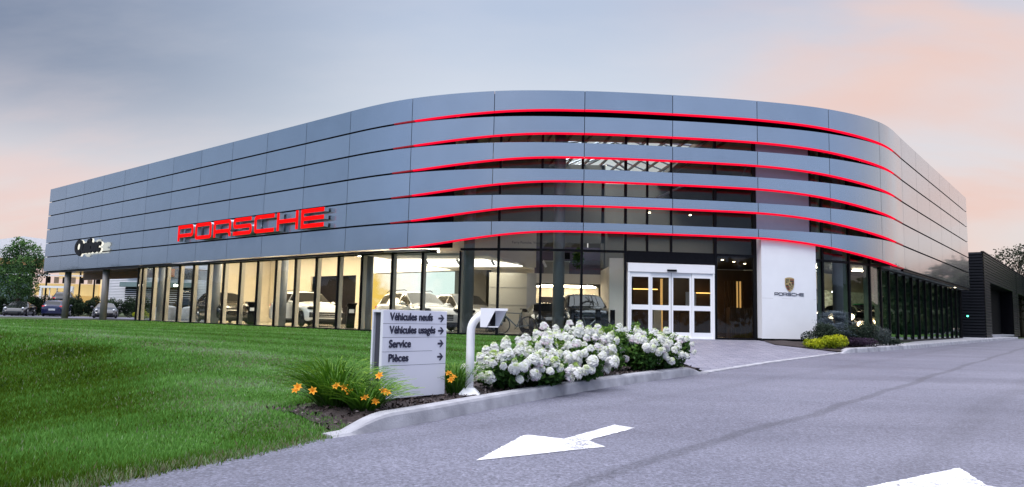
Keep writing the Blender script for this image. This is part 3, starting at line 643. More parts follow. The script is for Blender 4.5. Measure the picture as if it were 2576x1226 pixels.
# picture wall (backlit picture of a yellow field)
def mural_mat():
    m = bpy.data.materials.new('backlit_landscape_picture'); m.use_nodes = True; t = m.node_tree; t.nodes.clear(); n = t.nodes.new; l = t.links.new
    tcn = n('ShaderNodeTexCoord'); s_ = n('ShaderNodeSeparateXYZ'); l(tcn.outputs['Generated'], s_.inputs[0])
    nn = n('ShaderNodeTexNoise'); nn.inputs['Scale'].default_value = 5; nn.inputs['Detail'].default_value = 6; l(tcn.outputs['Generated'], nn.inputs[0])
    c1 = n('ShaderNodeValToRGB'); e = c1.color_ramp.elements; e[0].position = .0; e[0].color = (.9, .55, .08, 1); e[1].position = 1; e[1].color = (.70, .84, .80, 1); x = e.new(.22); x.color = (.85, .55, .12, 1); x = e.new(.42); x.color = (1, .9, .72, 1); x = e.new(.7); x.color = (.95, .96, .92, 1)
    a = n('ShaderNodeMath'); a.operation = 'MULTIPLY_ADD'; a.inputs[1].default_value = .5; a.inputs[2].default_value = -.36; l(nn.outputs['Fac'], a.inputs[0])
    b_ = n('ShaderNodeMath'); b_.operation = 'ADD'; l(s_.outputs[0], b_.inputs[0]); l(a.outputs[0], b_.inputs[1]); 
    c_ = n('ShaderNodeMath'); c_.operation = 'MULTIPLY_ADD'; c_.inputs[1].default_value = .28; l(s_.outputs[2], c_.inputs[0]); l(b_.outputs[0], c_.inputs[2]); l(c_.outputs[0], c1.inputs[0])
    em = n('ShaderNodeEmission'); em.inputs[1].default_value = 1.25; l(c1.outputs[0], em.inputs[0]); o = n('ShaderNodeOutputMaterial'); l(em.outputs[0], o.inputs[0]); return m
wallA('picture_wall', 25.2, 8.2, 32.2, 8.2, 0, 2.9, mural_mat())
# middle zone: beige panel wall, white upper wall with office opening
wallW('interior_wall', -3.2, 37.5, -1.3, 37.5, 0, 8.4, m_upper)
bp = wallW('panel_wall', -1.0, 33.0, .72, 33.0, 0, 2.66, m_cream)
for z in (1.2, 2.0): MB().box((-.14, 32.985, z), (1.7, .02, .012)).build('panel_joint', m_igrey, bp)
wallW('interior_wall', .72, 33.0, 1.15, 33.0, 0, 2.66, m_igrey)
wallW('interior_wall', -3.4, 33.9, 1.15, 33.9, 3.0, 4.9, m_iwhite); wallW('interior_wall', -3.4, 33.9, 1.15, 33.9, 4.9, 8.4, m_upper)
wallW('interior_wall', 1.1, 36.0, 4.6, 36.0, 2.38, 2.85, m_iwhite)
wallW('interior_wall', -1.0, 36.0, 1.15, 36.0, 0, 4.9, m_iwhite)
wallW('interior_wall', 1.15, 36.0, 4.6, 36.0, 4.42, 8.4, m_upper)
m_office = pm('office_back_wall', (.16, .13, .20), .6)
wallW('office_wall', .9, 39.0, 4.8, 39.0, 2.8, 4.5, m_office)
MB().box((2.9, 37.5, 2.83), (3.8, 2.9, .06)).build('mezzanine_floor', m_igrey, bld)
MB().box((2.9, 36.02, 3.2), (3.3, .02, .7)).build('glass_balustrade', m_glass, bld)
wallW('interior_wall', .9, 40.5, 4.9, 40.5, 0, 2.4, m_cream)
MB().box((2.9, 38.2, 2.36), (2.8, .35, .05)).build('ceiling_lamp', m_lamp_w, bld)
MB().box((3.0, 39.4, 2.36), (3.2, .2, .05)).build('ceiling_lamp', m_lamp_w, bld)
wallW('interior_wall', 4.65, 27.6, 4.65, 36.0, 0, 3.05, m_iwhite, t=.2)
wallW('interior_wall', 3.75, 27.6, 4.65, 27.6, 0, 2.98, m_iwhite, t=.2)
wallW('interior_wall', 4.65, 36.0, 4.65, 36.3, 3.2, 8.4, m_upper, t=.2)
wallW('interior_wall', 4.6, 36.0, 12, 36.0, 3.2, 5.0, m_upper)
wallW('interior_wall', 4.6, 41.0, 14, 41.0, 5.0, 8.4, m_upper)
MB().box((8.5, 38.0, 5.0), (7.5, 4.5, .1)).build('mezzanine_floor', m_idark, bld)
# ceiling band and lamps over the middle zone
MB().hexa([(-6, 29.4), (-.9, 28.4), (1.1, 36), (-3, 37.4)], 3.02, 3.12).build('ceiling', m_iwhite, bld)
MB().hexa([(-5.2, 31.0), (-1.2, 29.9), (.5, 33.0), (-3.2, 34.4)], 2.95, 3.0).build('luminous_ceiling', lamp_mat('luminous_ceiling_panel', (1, .93, .82), 3.6), bld)
for x, y in ((-3.5, 29.2), (-2.2, 29.0), (-.8, 29.1), (1.3, 29.3)):
    sp_ = MB().cyl((x, y, 2.98), (x, y, 2.9), .02, n=6).cyl((x, y - .05, 2.88), (x + .1, y + .1, 2.72), .05, n=8).build('spotlight', m_white, bld)
# dark entrance zone behind the doors
MB().box((8.0, 30.5, 3.12), (6.4, 6.0, .08)).build('lobby_ceiling', m_idark, bld)
wallW('lobby_wall', 4.9, 33.6, 11.4, 33.6, 0, 3.05, m_ibrown)
wallW('lobby_wall', 4.86, 33.5, 4.86, 30.2, 0, 3.05, m_ibrown)
wallW('lobby_wall', 11.3, 33.5, 11.3, 27.8, 0, 3.05, m_idark)
MB().box((5.9, 32.9, 2.05), (1.5, .12, .04)).build('amber_strip', m_amber, bld)
MB().box((9.0, 33.4, 1.95), (1.0, .06, .035)).build('amber_strip', m_amber, bld)
MB().box((6.9, 33.2, 1.35), (.10, .08, 2.4)).build('amber_post', pm('amber_lit_post', (.6, .38, .15), .5, emit=(1, .55, .18), es=.55), bld)
for k in range(7): MB().box((9.75 + .14 * k, 33.0, 1.75), (.05, .08, 1.5)).build('amber_post', MATS['amber_lit_post'] if k in (4, 5) else m_ibrown, bld)
cnt = MB(); cnt.box((9.9, 30.2, .62), (1.7, .5, 1.24)); 
for k in range(9): cnt.box((9.1 + .19 * k, 29.93, .62), (.02, .04, 1.1))
tag(cnt.build('reception_counter', m_ibrown), 'dark slatted reception counter behind the glass right of the entrance doors', 'counter')
MB().box((8.15, 30.6, 2.98), (.5, .5, .04)).build('ceiling_lamp', m_lamp_w, bld)
wallW('lobby_wall', 7.6, 29.9, 7.6, 32.0, 0, 1.0, m_ibrown)
wallW('lobby_screen', 6.15, 31.3, 6.5, 31.3, .1, 1.1, m_cream)
# framed board seen through the right hand door leaf
MB().box((7.35, 29.6, 1.45), (.42, .05, .75)).build('framed_board', m_igrey, bld)
# right hand showroom (classic cars)
wallW('interior_wall', 11.5, 35.5, 21, 41.0, 2.35, 3.4, m_cream)
wallW('interior_wall', 11.5, 36.2, 15.3, 36.2, 0, 2.4, m_idark)
MB().hexa([(11.4, 28.2), (15.0, 29.8), (23, 39.6), (16, 44), (11.4, 36.5)], 3.35, 3.45).build('ceiling', m_idark, bld)
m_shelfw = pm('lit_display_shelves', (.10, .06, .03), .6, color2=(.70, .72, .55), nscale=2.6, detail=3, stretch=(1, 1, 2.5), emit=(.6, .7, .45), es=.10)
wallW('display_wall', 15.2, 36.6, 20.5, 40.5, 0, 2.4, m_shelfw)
MB().box((16.6, 36.6, 2.3), (.55, .5, .05)).build('ceiling_lamp', m_lamp_n, bld)
MB().box((14.0, 33.6, 3.28), (.7, .16, .04)).build('ceiling_lamp', m_lamp_w, bld)
MB().box((17.0, 35.2, 3.28), (.7, .16, .04)).build('ceiling_lamp', m_lamp_w, bld)
ch = MB()
for k in range(22): ch.ball((13.0 + random.uniform(-.45, .45), 31.5 + random.uniform(-.3, .3), 3.0 + random.uniform(-.35, .3)), .035, n=6, m=4)
for k in range(6): ch.cyl((13.0 + random.uniform(-.4, .4), 31.5, 3.3), (13.0 + random.uniform(-.4, .4), 31.5, 2.9), .006, n=4)
tag(ch.build('chandelier', lamp_mat('chandelier_glow', (.95, 1, .92), 5)), 'cluster of small bright pendant lamps behind the window right of the white pylon', 'chandelier')
for k in range(8): MB().cyl((6.2 + k * .7, 28.4 + (k % 3) * .8, 3.075), (6.2 + k * .7, 28.4 + (k % 3) * .8, 3.06), .05, n=8).build('downlight', m_spark, bld)
for x, y in ((6.3, 33.0), (7.4, 33.5), (8.3, 33.5), (9.9, 32), (11, 31)): MB().cyl((x, y, 5.6), (x, y, 5.56), .05, n=8).build('downlight', m_spark, bld)
for s in (61.5, 64, 67, 70, 73, 76):
    x, y = CP(s, .3); MB().cyl((x, y, 3.045), (x, y, 3.03), .05, n=8).build('soffit_lamp', m_spark if s > 75 else m_white, bld)
# dark screen behind wall B, coloured like the hedge mirrored in its glass
m_curt = pm('hedge_reflection_blind', (.05, .085, .05), .6, color2=(.16, .23, .14), nscale=1.1, detail=5, stretch=(1, 1, .4))
bb = MB(); 
q = [WB(.2, .95), WB(17.8, .95), WB(17.8, 1.05), WB(.2, 1.05)]; bb.hexa(q, 0, 3.05); bb.build('blind_wall', m_curt, bld)
wallW('end_window_wall', *WB(19.15, .5), *WB(19.15, 3.5), 0, 3.1, m_blackwall)
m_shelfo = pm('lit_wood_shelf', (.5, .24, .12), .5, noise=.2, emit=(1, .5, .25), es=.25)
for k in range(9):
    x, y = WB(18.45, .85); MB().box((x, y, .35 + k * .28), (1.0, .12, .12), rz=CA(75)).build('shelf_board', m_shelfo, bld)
wallW('rear_wall', *WB(19, .7), *WB(19, 13.8), 0, 8.5, m_upper, t=.1)
# upper storey closing walls for the daylight
wallW('rear_wall', *WA(30, 23.7), *WA(0.3, 12.9), 0, 8.5, m_upper, t=-.1); wallW('rear_wall', *WB(19, 13.9), *WA(30.1, 23.8), 0, 8.5, m_upper, t=-.1)
# roof slats seen through the upper gaps
rs = MB()
for k in range(15): rs.box((-3 + k * .85, 33.5, 8.42), (.06, 11, .12), rz=.1)
rs.build('ceiling_beams', m_ibrown, bld)
for a, b in (((1.5, 29.5, 6.9), (3.3, 31.9, 8.4)), ((9.0, 28.2, 6.2), (10.6, 31.6, 8.3)), ((5.2, 28.0, 5.2), (9, 33, 7.4))): MB().tube([a, b], .05, n=5).build('roof_brace', m_igrey, bld)
# ---- white pylon wall
def pylon():
    mb = MB(); n = 10; ss = [51.06 + (53.42 - 51.06) * j / n for j in range(n + 1)]; v = []
    for s in ss:
        for o_, z in ((.13, .06), (.13, 3.86), (.43, 4.02), (.6, 4.02), (.6, .06)): v.append((*CP(s, o_), z))
    m = 5; f = []
    for j in range(n):
        for q in range(m): f.append((j * m + q, (j + 1) * m + q, (j + 1) * m + (q + 1) % m, j * m + (q + 1) % m))
    f += [tuple(range(m))[::-1], tuple(n * m + q for q in range(m))]
    mb.add(v, f); return mb.build('pylon_wall', m_white, bld)
py = pylon()
strip_wall(51.06, 53.42, .44, 4.03, 7.6, t=.14).build('upper_wall', pm('shaded_white_panel', (.30, .33, .43), .4, noise=.03), bld)  # white pylon wall continued; shade behind the bands put into its colour
for z in (1.55,): 
    jb = MB(); strip_wall(51.08, 53.4, .126, z, z + .008, t=.02, mb=jb); jb.build('panel_joint', m_igrey, py)
pb = MB(); strip_wall(51.05, 53.43, .15, -.12, .07, t=.4, mb=pb); pb.build('plinth', m_black, py)
# ---- entrance: automatic double sliding door in a white frame
dr = MB(); dz0 = -.0
def seg(mb, s0, s1, z0, z1, off, t=.07):
    a, b = CP(s0, off), CP(s1, off); c, d = CP(s1, off + t), CP(s0, off + t); mb.hexa([a, b, c, d], z0, z1)
D0, D1 = 45.97, 49.29
seg(dr, D0, D0 + .07, -.01, 2.68, .36, .16); seg(dr, D1 - .07, D1, -.01, 2.68, .36, .16); seg(dr, D0, D1, 2.40, 2.72, .345, .2)
seg(dr, D0, D1, -.02, .03, .36, .16)
door = dr.build('entrance_door', m_whitedoor, bld, bevel=.006)
xs_ = [D0 + .07, D0 + .87, (D0 + D1) / 2, D1 - .87, D1 - .07]
for k in range(4):
    a, b = xs_[k] + .004, xs_[k + 1] - .004; off = .40 if k in (0, 3) else .44
    lf = MB(); st = .075
    seg(lf, a, a + st, .03, 2.395, off, .045); seg(lf, b - st, b, .03, 2.395, off, .045)
    for z0, z1 in ((.03, .22), (1.02, 1.20), (2.22, 2.395)): seg(lf, a + st, b - st, z0, z1, off + .002, .041)
    lfo = lf.build('door_leaf', m_whitedoor, door)
    for z0, z1 in ((.22, 1.02), (1.20, 2.22)): g = MB(); seg(g, a + st, b - st, z0, z1, off + .015, .01); g.build('glass', m_glass, door)
sm = MB(); seg(sm, 47.44, 47.80, 2.44, 2.51, .28, .07); sm.build('door_sensor', m_black, door, bevel=.01)
gp = MB(); seg(gp, (D0 + D1) / 2 - .006, (D0 + D1) / 2 + .006, .03, 2.4, .434, .01); gp.build('door_seal', m_black, door)

# ================================================================== lettering
def arc(cx_, cy_, r, a0, a1, n=5): return [(cx_ + r * math.cos(R_(a0 + (a1 - a0) * i / n)), cy_ + r * math.sin(R_(a0 + (a1 - a0) * i / n))) for i in range(n + 1)]
def wide_letters(Wd=1.62, h=.215, v=.175, gap=.23):
    r, ri = .2, .07; out = []; x = 0
    def sh(p): return [(a + x, b) for a, b in p]
    def rect(x0, y0, x1, y1): return [(x0, y0), (x1, y0), (x1, y1), (x0, y1)]
    for ch_ in 'PORSCHE':
        if ch_ == 'P':
            o = [(0, 0), (v, 0), (v, .24)] + arc(Wd - r, .24 + r, r, -90, 0) + arc(Wd - r, 1 - r, r, 0, 90) + [(0, 1)]
            L_ = [o, rect(v, .24 + h, Wd - v, 1 - h)]
        elif ch_ == 'O':
            o = arc(r, r, r, 180, 270) + arc(Wd - r, r, r, 270, 360) + arc(Wd - r, 1 - r, r, 0, 90) + arc(r, 1 - r, r, 90, 180)
            L_ = [o, rect(v, h, Wd - v, 1 - h)]
        elif ch_ == 'R':
            o = [(0, 0), (v, 0), (v, .24), (Wd - v - .12, .24), (Wd - v, .14), (Wd - v, 0), (Wd, 0), (Wd, .2), (Wd - .1, .32)] + arc(Wd - r, .40 + r * .3, r, -30, 0, 2) + arc(Wd - r, 1 - r, r, 0, 90) + [(0, 1)]
            L_ = [o, rect(v, .24 + h, Wd - v, 1 - h)]
        elif ch_ == 'S':
            m0 = .5 - h / 2; m1 = .5 + h / 2
            o = [(.0, 0)] + arc(Wd - r, r, r, 270, 360) + arc(Wd - r, m1 - r, r, 0, 90) + [(v, m1), (v, 1 - h), (Wd - .05, 1 - h), (Wd - .05, 1)] + arc(r, 1 - r, r, 90, 180) + arc(r, m0 + r, r, 180, 270) + [(Wd - v, m0), (Wd - v, h), (0, h)]
            L_ = [o]
        elif ch_ == 'C':
            o = arc(r, r, r, 180, 270) + [(Wd, 0), (Wd, h), (v, h), (v, 1 - h), (Wd, 1 - h), (Wd, 1)] + arc(r, 1 - r, r, 90, 180); L_ = [o]
        elif ch_ == 'H':
            L_ = [[(0, 0), (v, 0), (v, .5 - h / 2), (Wd - v, .5 - h / 2), (Wd - v, 0), (Wd, 0), (Wd, 1), (Wd - v, 1), (Wd - v, .5 + h / 2), (v, .5 + h / 2), (v, 1), (0, 1)]]
        else:
            L_ = [[(0, 0), (Wd, 0), (Wd, h), (v, h), (v, .5 - h / 2), (Wd, .5 - h / 2), (Wd, .5 + h / 2), (v, .5 + h / 2), (v, 1 - h), (Wd, 1 - h), (Wd, 1), (0, 1)]]
        out.append([sh(p) for p in L_]); x += Wd + gap
    return out, x - gap
def place2d(vs, o, u, up, n, sx_=1, sy=1, sz=1):
    o = Vector(o); return [o + u * (x * sx_) + up * (y * sy) + n * (z * sz) for x, y, z in vs]
UP = Vector((0, 0, 1))
m_redface = pm('red_illuminated_face', (.5, .001, .001), .7, emit=(1, .0, .0), es=.85, spec=.1)
m_silver = pm('silver_letter_side', (.62, .66, .70), .3, .6)
sign = empty('facade_sign', (*WA(26.5, -.4), 4.2), 0, 'wide red block letter sign spelling PORSCHE on the long left facade', 'sign')
LT, WT = wide_letters()
kx = 12.65 / WT
for k, sps in enumerate(LT):
    vs, fs = curve2d(sps, .11); o = Vector((*WA(20.25, -.20), 4.22))
    f3 = MB(); f3.add(place2d(vs, o, uA, UP, -nA, kx, .82), fs)
    lo_ = f3.build('letter', m_silver, sign)
    vs, fs = curve2d(sps, .008); f3 = MB(); f3.add(place2d(vs, o - nA * .12, uA, UP, -nA, kx, .82), fs); f3.build('face', m_redface, lo_)
    # brackets to the wall
    br = MB(); xc = (sps[0][0][0] + .12) * kx
    for dx in (0, 1.2): br.box(tuple(o + uA * (xc + dx) + UP * .72 + nA * .08), (.05, .22, .05), rz=CA(5))
    br.build('bracket', m_black, lo_)
# script sign reading Québec with a lit halo
def text_mesh(body, size, ext, shear=0.0, space=1.0, align='LEFT', bold=0.0):
    cu = bpy.data.curves.new('t', 'FONT'); cu.body = body; cu.size = size; cu.extrude = ext; cu.shear = shear; cu.space_character = space; cu.align_x = align; cu.resolution_u = 4
    o = bpy.data.objects.new('t', cu); COL.objects.link(o); bpy.context.view_layer.update()
    me = o.evaluated_get(bpy.context.evaluated_depsgraph_get()).to_mesh(); vs = [tuple(v.co) for v in me.vertices]; fs = [tuple(p.vertices) for p in me.polygons]
    o.to_mesh_clear(); bpy.data.objects.remove(o); bpy.data.curves.remove(cu)
    if bold:      # heavier strokes: shifted copies at slightly different heights
        n = len(vs); v2 = []; f2 = []
        for k, (dx, dy) in enumerate(((0, 0), (1, 0), (-1, 0), (0, 1), (0, -1), (.7, .7), (-.7, -.7))):
            v2 += [(x + dx * bold, y + dy * bold, z - .0012 * k * (1 if z > 0 else -1)) for x, y, z in vs]; f2 += [tuple(i + n * k for i in f) for f in fs]
        vs, fs = v2, f2
    return vs, fs
qs = empty('facade_sign', (*WA(8.2, -.2), 4.3), 0, 'small black script sign reading Québec with white lit edge on the facade', 'sign')
vs, fs = text_mesh('Québec', 1.12, .05, .1, .84, bold=.075); w0 = max(v[0] for v in vs)
f3 = MB(); f3.add(place2d(vs, (*WA(6.3, -.30), 4.16), uA, UP, -nA, 4.1 / w0, 1.0), fs); f3.build('lettering', m_black, qs)
vs, fs = text_mesh('Québec', 1.12, .05, .1, .84, bold=.078)
f3 = MB(); f3.add(place2d(vs, (*WA(6.33, -.22), 4.15), uA, UP, -nA, 4.1 / w0, 1.0), fs); f3.build('lit_backing', lamp_mat('white_halo', (1, .98, .86), 1.1), qs)
# crest and small wordmark on the pylon
pc = Vector((*CP(52.2, .05), 0)); a_ = CA(52.2); pu = Vector((math.cos(a_), math.sin(a_), 0)); pn = Vector((math.sin(a_), -math.cos(a_), 0))
ws = empty('wall_sign', (pc.x, pc.y, 1.7), 0, 'dark wide letters spelling PORSCHE below a crest on the white pylon wall', 'sign')
def on_pylon(vs, x0, z0, kx_, ky, lift):   # follow the gentle curve of the pylon
    res = []
    for x, y, z in vs:
        s = 52.2 + x0 + x * kx_; q = CP(s, .13 - lift - z); res.append((q[0], q[1], z0 + y * ky))
    return res
m_ink = pm('dark_navy_lettering', (.02, .02, .05), .4)
LT2, WT2 = wide_letters(v=.16, h=.19)
f3 = MB()
for sps in LT2:
    vs, fs = curve2d(sps, .006); f3.add(on_pylon(vs, -.62, 1.665, 1.25 / WT2, .115, .008), fs)
f3.build('lettering', m_ink, ws)
crest = empty('crest', (pc.x, pc.y, 2.1), 0, 'small gold, red and black heraldic shield on the white pylon wall', 'emblem')
def shield(k=1.0, dx=0, dy=0):
    p = [(-.5, .52), (-.25, .60), (0, .62), (.25, .60), (.5, .52), (.5, .0), (.44, -.22), (.32, -.42), (.16, -.56), (0, -.66), (-.16, -.56), (-.32, -.42), (-.44, -.22), (-.5, .0)]
    return [(a * k + dx, b * k + dy) for a, b in p][::-1]
m_gold = pm('gold_enamel', (.62, .44, .20), .3, .6); m_cred = pm('dark_red_enamel', (.20, .012, .015), .3); m_cblk = pm('black_enamel', (.01, .01, .012), .3)
def crest_piece(name, poly, lift, mat, ext=.004):
    vs, fs = curve2d([poly], ext); m = MB(); m.add(on_pylon(vs, .02, 2.09, .385, .43, lift), fs); m.build(name, mat, crest)
crest_piece('shield', shield(), .01, m_gold, .01)
def clip_quad(x0, y0, x1, y1): return [(x0, y0), (x1, y0), (x1, y1), (x0, y1)]
for y in (.40, .28, .16, .05): crest_piece('stripe', clip_quad(.04, y - .045, .45, y + .045), .024, m_cblk if y in (.28, .05) else m_cred)
for y, xl in ((-.08, -.44), (-.20, -.41), (-.32, -.34), (-.44, -.25)): crest_piece('stripe', clip_quad(xl, y - .045, -.03, y + .045), .024, m_cblk if y in (-.08, -.32) else m_cred)
for y in (.36, .24, .12): crest_piece('antler', [(-.44, y - .05), (-.36, y + .03), (-.2, y + .07), (-.06, y + .04), (-.06, y + .08), (-.22, y + .115), (-.4, y + .07), (-.44, y)][::-1], .024, m_cblk)
for y, xr in ((-.12, .40), (-.25, .34), (-.38, .26)): crest_piece('antler', [(.06, y - .05), (.12, y + .02), (xr - .08, y + .06), (xr, y), (xr, y + .05), (xr - .1, y + .10), (.1, y + .06)][::-1], .024, m_cblk)
crest_piece('inner_shield', shield(.36, 0, .0), .030, m_gold)
crest_piece('inner_figure', [(-.08, -.12), (-.02, -.06), (-.1, .02), (-.04, .12), (.03, .14), (.02, .06), (.06, .0), (.1, -.1), (.04, -.12), (.02, -.04), (-.03, -.1)], .038, m_cblk)
vs, fs = text_mesh('Ferry Porsche, Visionnaire', .16, .004); f3 = MB(); f3.add([(x + .0, 33.83 - z, y + 4.1) for x, y, z in vs], fs)
tag(f3.build('wall_lettering', m_ink), 'small dark line of lettering high on the white interior wall behind the upper panes', 'lettering')

# ================================================================== VEGETATION
def tone_mat(name, stops, rough=.6, transl=.25, spec=.3):
    m = bpy.data.materials.new(name); m.use_nodes = True; t = m.node_tree; b = t.nodes['Principled BSDF']; n = t.nodes.new; l = t.links.new
    a = n('ShaderNodeAttribute'); a.attribute_name = 'tone'; cr = n('ShaderNodeValToRGB'); e = cr.color_ramp.elements
    e[0].position, e[0].color = stops[0][0], (*stops[0][1], 1); e[1].position, e[1].color = stops[-1][0], (*stops[-1][1], 1)
    for p, c in stops[1:-1]: x = e.new(p); x.color = (*c, 1)
    l(a.outputs['Fac'], cr.inputs[0]); l(cr.outputs[0], b.inputs['Base Color']); b.inputs['Roughness'].default_value = rough; b.inputs['Specular IOR Level'].default_value = spec
    if transl:
        tr = n('ShaderNodeBsdfTranslucent'); l(cr.outputs[0], tr.inputs[0]); mx = n('ShaderNodeMixShader'); mx.inputs[0].default_value = transl
        l(b.outputs[0], mx.inputs[1]); l(tr.outputs[0], mx.inputs[2]); l(mx.outputs[0], t.nodes['Material Output'].inputs[0])
    return m
m_leaf = tone_mat('tree_leaves', [(0, (.020, .055, .018)), (.5, (.06, .145, .035)), (1, (.15, .29, .06))])
m_leafd = tone_mat('dark_tree_leaves', [(0, (.010, .016, .009)), (.5, (.022, .032, .014)), (1, (.05, .06, .025))])
m_hedge = tone_mat('hedge_leaves', [(0, (.008, .02, .008)), (.5, (.016, .038, .014)), (1, (.05, .085, .03))])
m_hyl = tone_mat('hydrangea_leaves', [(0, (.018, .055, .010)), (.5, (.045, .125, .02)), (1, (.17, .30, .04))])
m_hyf = tone_mat('hydrangea_florets', [(0, (.62, .40, .52)), (.16, (.76, .66, .72)), (.35, (.84, .84, .85)), (.66, (.86, .87, .82)), (.86, (.62, .72, .32)), (1, (.36, .50, .12))], transl=.3)
m_lily = tone_mat('day_lily_leaves', [(0, (.022, .07, .008)), (.5, (.085, .215, .015)), (1, (.34, .50, .05))])
m_orange = tone_mat('orange_lily_petals', [(0, (.75, .22, .01)), (1, (1.0, .45, .03))])
m_stem = pm('green_stem', (.06, .12, .03), .6)
m_bark = pm('bark', (.07, .05, .035), .9, color2=(.14, .11, .08), nscale=12, stretch=(1, 1, .2), bump=.6)
m_spruce = tone_mat('blue_spruce_needles', [(0, (.03, .045, .06)), (.5, (.085, .115, .14)), (1, (.20, .25, .29))], transl=.1)
m_shrubd = tone_mat('dark_shrub_leaves', [(0, (.006, .014, .009)), (.6, (.018, .036, .02)), (1, (.07, .10, .06))], transl=.1)
m_gold_l = tone_mat('yellow_green_leaves', [(0, (.10, .16, .005)), (.5, (.36, .42, .008)), (1, (.72, .70, .03))])
m_purple = tone_mat('purple_leaves', [(0, (.008, .003, .01)), (.6, (.028, .012, .035)), (1, (.09, .05, .10))], transl=.1)
m_greyl = tone_mat('grey_green_leaves', [(0, (.03, .045, .04)), (.6, (.08, .10, .10)), (1, (.2, .22, .22))])
def rot_leaves(c, size, aspect=.5, tone=None, up=.3, rng=RNG, tri=False):
    """one rhombic leaf (4 vertices, slightly folded) at every centre"""
    n = len(c); size = np.broadcast_to(size, (n,))
    d = rng.normal(size=(n, 3)); d[:, 2] += up; d /= np.linalg.norm(d, axis=1)[:, None]
    e = rng.normal(size=(n, 3)); e = np.cross(d, e); e /= np.linalg.norm(e, axis=1)[:, None]
    nn = np.cross(d, e)
    s = size[:, None]
    V = np.stack([c - d * s * .5, c + e * s * aspect * .5 + nn * s * .08, c + d * s * .5, c - e * s * aspect * .5 + nn * s * .08], 1).reshape(-1, 3)
    F = np.arange(n * 4).reshape(n, 4); t = None if tone is None else np.repeat(tone, 4)
    return V, F, t
def blob_points(blobs, n, shell=.55, rng=RNG):
    """points in the outer shells of a list of ellipsoids (cx,cy,cz,rx,ry,rz)"""
    B = np.array(blobs); vol = (B[:, 3] * B[:, 4] * B[:, 5]) ** .67; k = rng.choice(len(B), n, p=vol / vol.sum())
    d = rng.normal(size=(n, 3)); d /= np.linalg.norm(d, axis=1)[:, None]; r = shell + (1 - shell) * rng.random(n) ** .7
    p = B[k, :3] + d * r[:, None] * B[k, 3:6]
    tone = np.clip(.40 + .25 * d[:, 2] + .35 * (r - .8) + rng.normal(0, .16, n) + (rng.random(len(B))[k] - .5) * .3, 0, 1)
    return p, tone
def bush(name, x, y, z, rx, ry, rz_, n, leaf, mat, label, cat='shrub', group=None, lumps=9, aspect=.5, stem=True, seed=0, up=.3):
    rng = np.random.default_rng(seed + 100)
    root = empty(name, (x, y, z), 0, label, cat, group)
    bl = []
    for i in range(lumps):
        a = rng.random() * 6.28; q = rng.random() ** .5 * .62; hgt = .35 + .5 * rng.random() * (1 - q * .6)
        bl.append((x + math.cos(a) * rx * q, y + math.sin(a) * ry * q, z + rz_ * hgt, rx * (.34 + .15 * rng.random()), ry * (.34 + .15 * rng.random()), rz_ * (.26 + .12 * rng.random())))
    bl.append((x, y, z + rz_ * .35, rx * .75, ry * .75, rz_ * .36))
    p, tone = blob_points(bl, n, rng=rng)
    p[:, 2] = np.maximum(p[:, 2], z + .01)
    V, F, t = rot_leaves(p, leaf * (.7 + .6 * rng.random(n)), aspect, tone, up, rng=rng)
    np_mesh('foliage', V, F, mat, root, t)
    if stem:
        b = MB()
        for i in range(7):
            a = rng.random() * 6.28; b.tube([(x, y, z - .02), (x + math.cos(a) * rx * .3, y + math.sin(a) * ry * .3, z + rz_ * .35), (x + math.cos(a) * rx * .55, y + math.sin(a) * ry * .55, z + rz_ * .7)], [.012, .008, .004], n=4)
        b.build('stems', m_bark, root)
    return root
def tree(name, x, y, z, h, cr, n, leaf, mat, label, trunk=.12, clear=.3, seed=0, group=None, lumps=16, squash=.75, cat='tree'):
    rng = np.random.default_rng(seed + 500); root = empty(name, (x, y, z), 0, label, cat, group)
    tb = MB(); top = h * .9; tb.tube([(x, y, z - .1), (x + .03 * h * (rng.random() - .5), y, z + h * .35), (x + .05 * h * (rng.random() - .5), y, z + top)], [trunk, trunk * .7, trunk * .12], n=8)
    bl = []
    for i in range(lumps):
        f = clear + (1 - clear) * (i + .5) / lumps; a = i * 2.4 + rng.random(); prof = math.sin(math.pi * min(1, (f - clear) / (1 - clear) * .80 + .16)) ** .7
        rr = cr * prof * (.45 + .3 * rng.random()); c = (x + math.cos(a) * rr, y + math.sin(a) * rr, z + h * f * .97)
        tb.tube([(x, y, z + h * max(.15, f - .22)), ((x + c[0]) / 2, (y + c[1]) / 2, z + h * (f - .08)), c], [trunk * .35, trunk * .22, trunk * .06], n=5)
        s_ = cr * (.30 + .16 * rng.random()) * (.6 + .5 * prof); bl.append((*c, s_, s_, s_ * squash))
    tb.build('trunk', m_bark, root, smooth=True)
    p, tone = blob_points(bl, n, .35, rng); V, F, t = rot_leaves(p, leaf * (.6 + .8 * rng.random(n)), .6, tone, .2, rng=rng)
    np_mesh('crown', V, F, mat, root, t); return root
# ------------------------------------------------------------------ grass blades over the lawn (uncountable: one object)
def patch(x, y):
    return (np.sin(x * .9 + 1.3 * np.sin(y * .55)) + np.sin(y * 1.3 + 1.1 * np.sin(x * .4) + 1) + .8 * np.sin(x * 2.7 + y * 1.9) + .6 * np.sin(x * 5.1 - y * 4.3 + 2)) / 3.4
def inside_curve(x, y):   # behind the facade line
    xi = FAC; ins = np.zeros(x.shape, bool)
    # behind the wall A line or the curve: y greater than the facade y at this x (x < 12)
    fy = np.interp(x, FAC[:16, 0], FAC[:16, 1]); return y > fy - .12
BEDW = 1.55
def in_bed(x, y):
    d = pdist(x, y, EDGE[9:19]); k = (x - -2.28) * (.64) + (y - 7.93) * (.64)   # cut line direction
    front = ((x + 1.6) * .72 + (y - 7.15) * .70) > -.02
    return (d < BEDW + .12 * np.sin(x * 5 + y * 3)) & front & (y < 15.2)
N_ = 560000
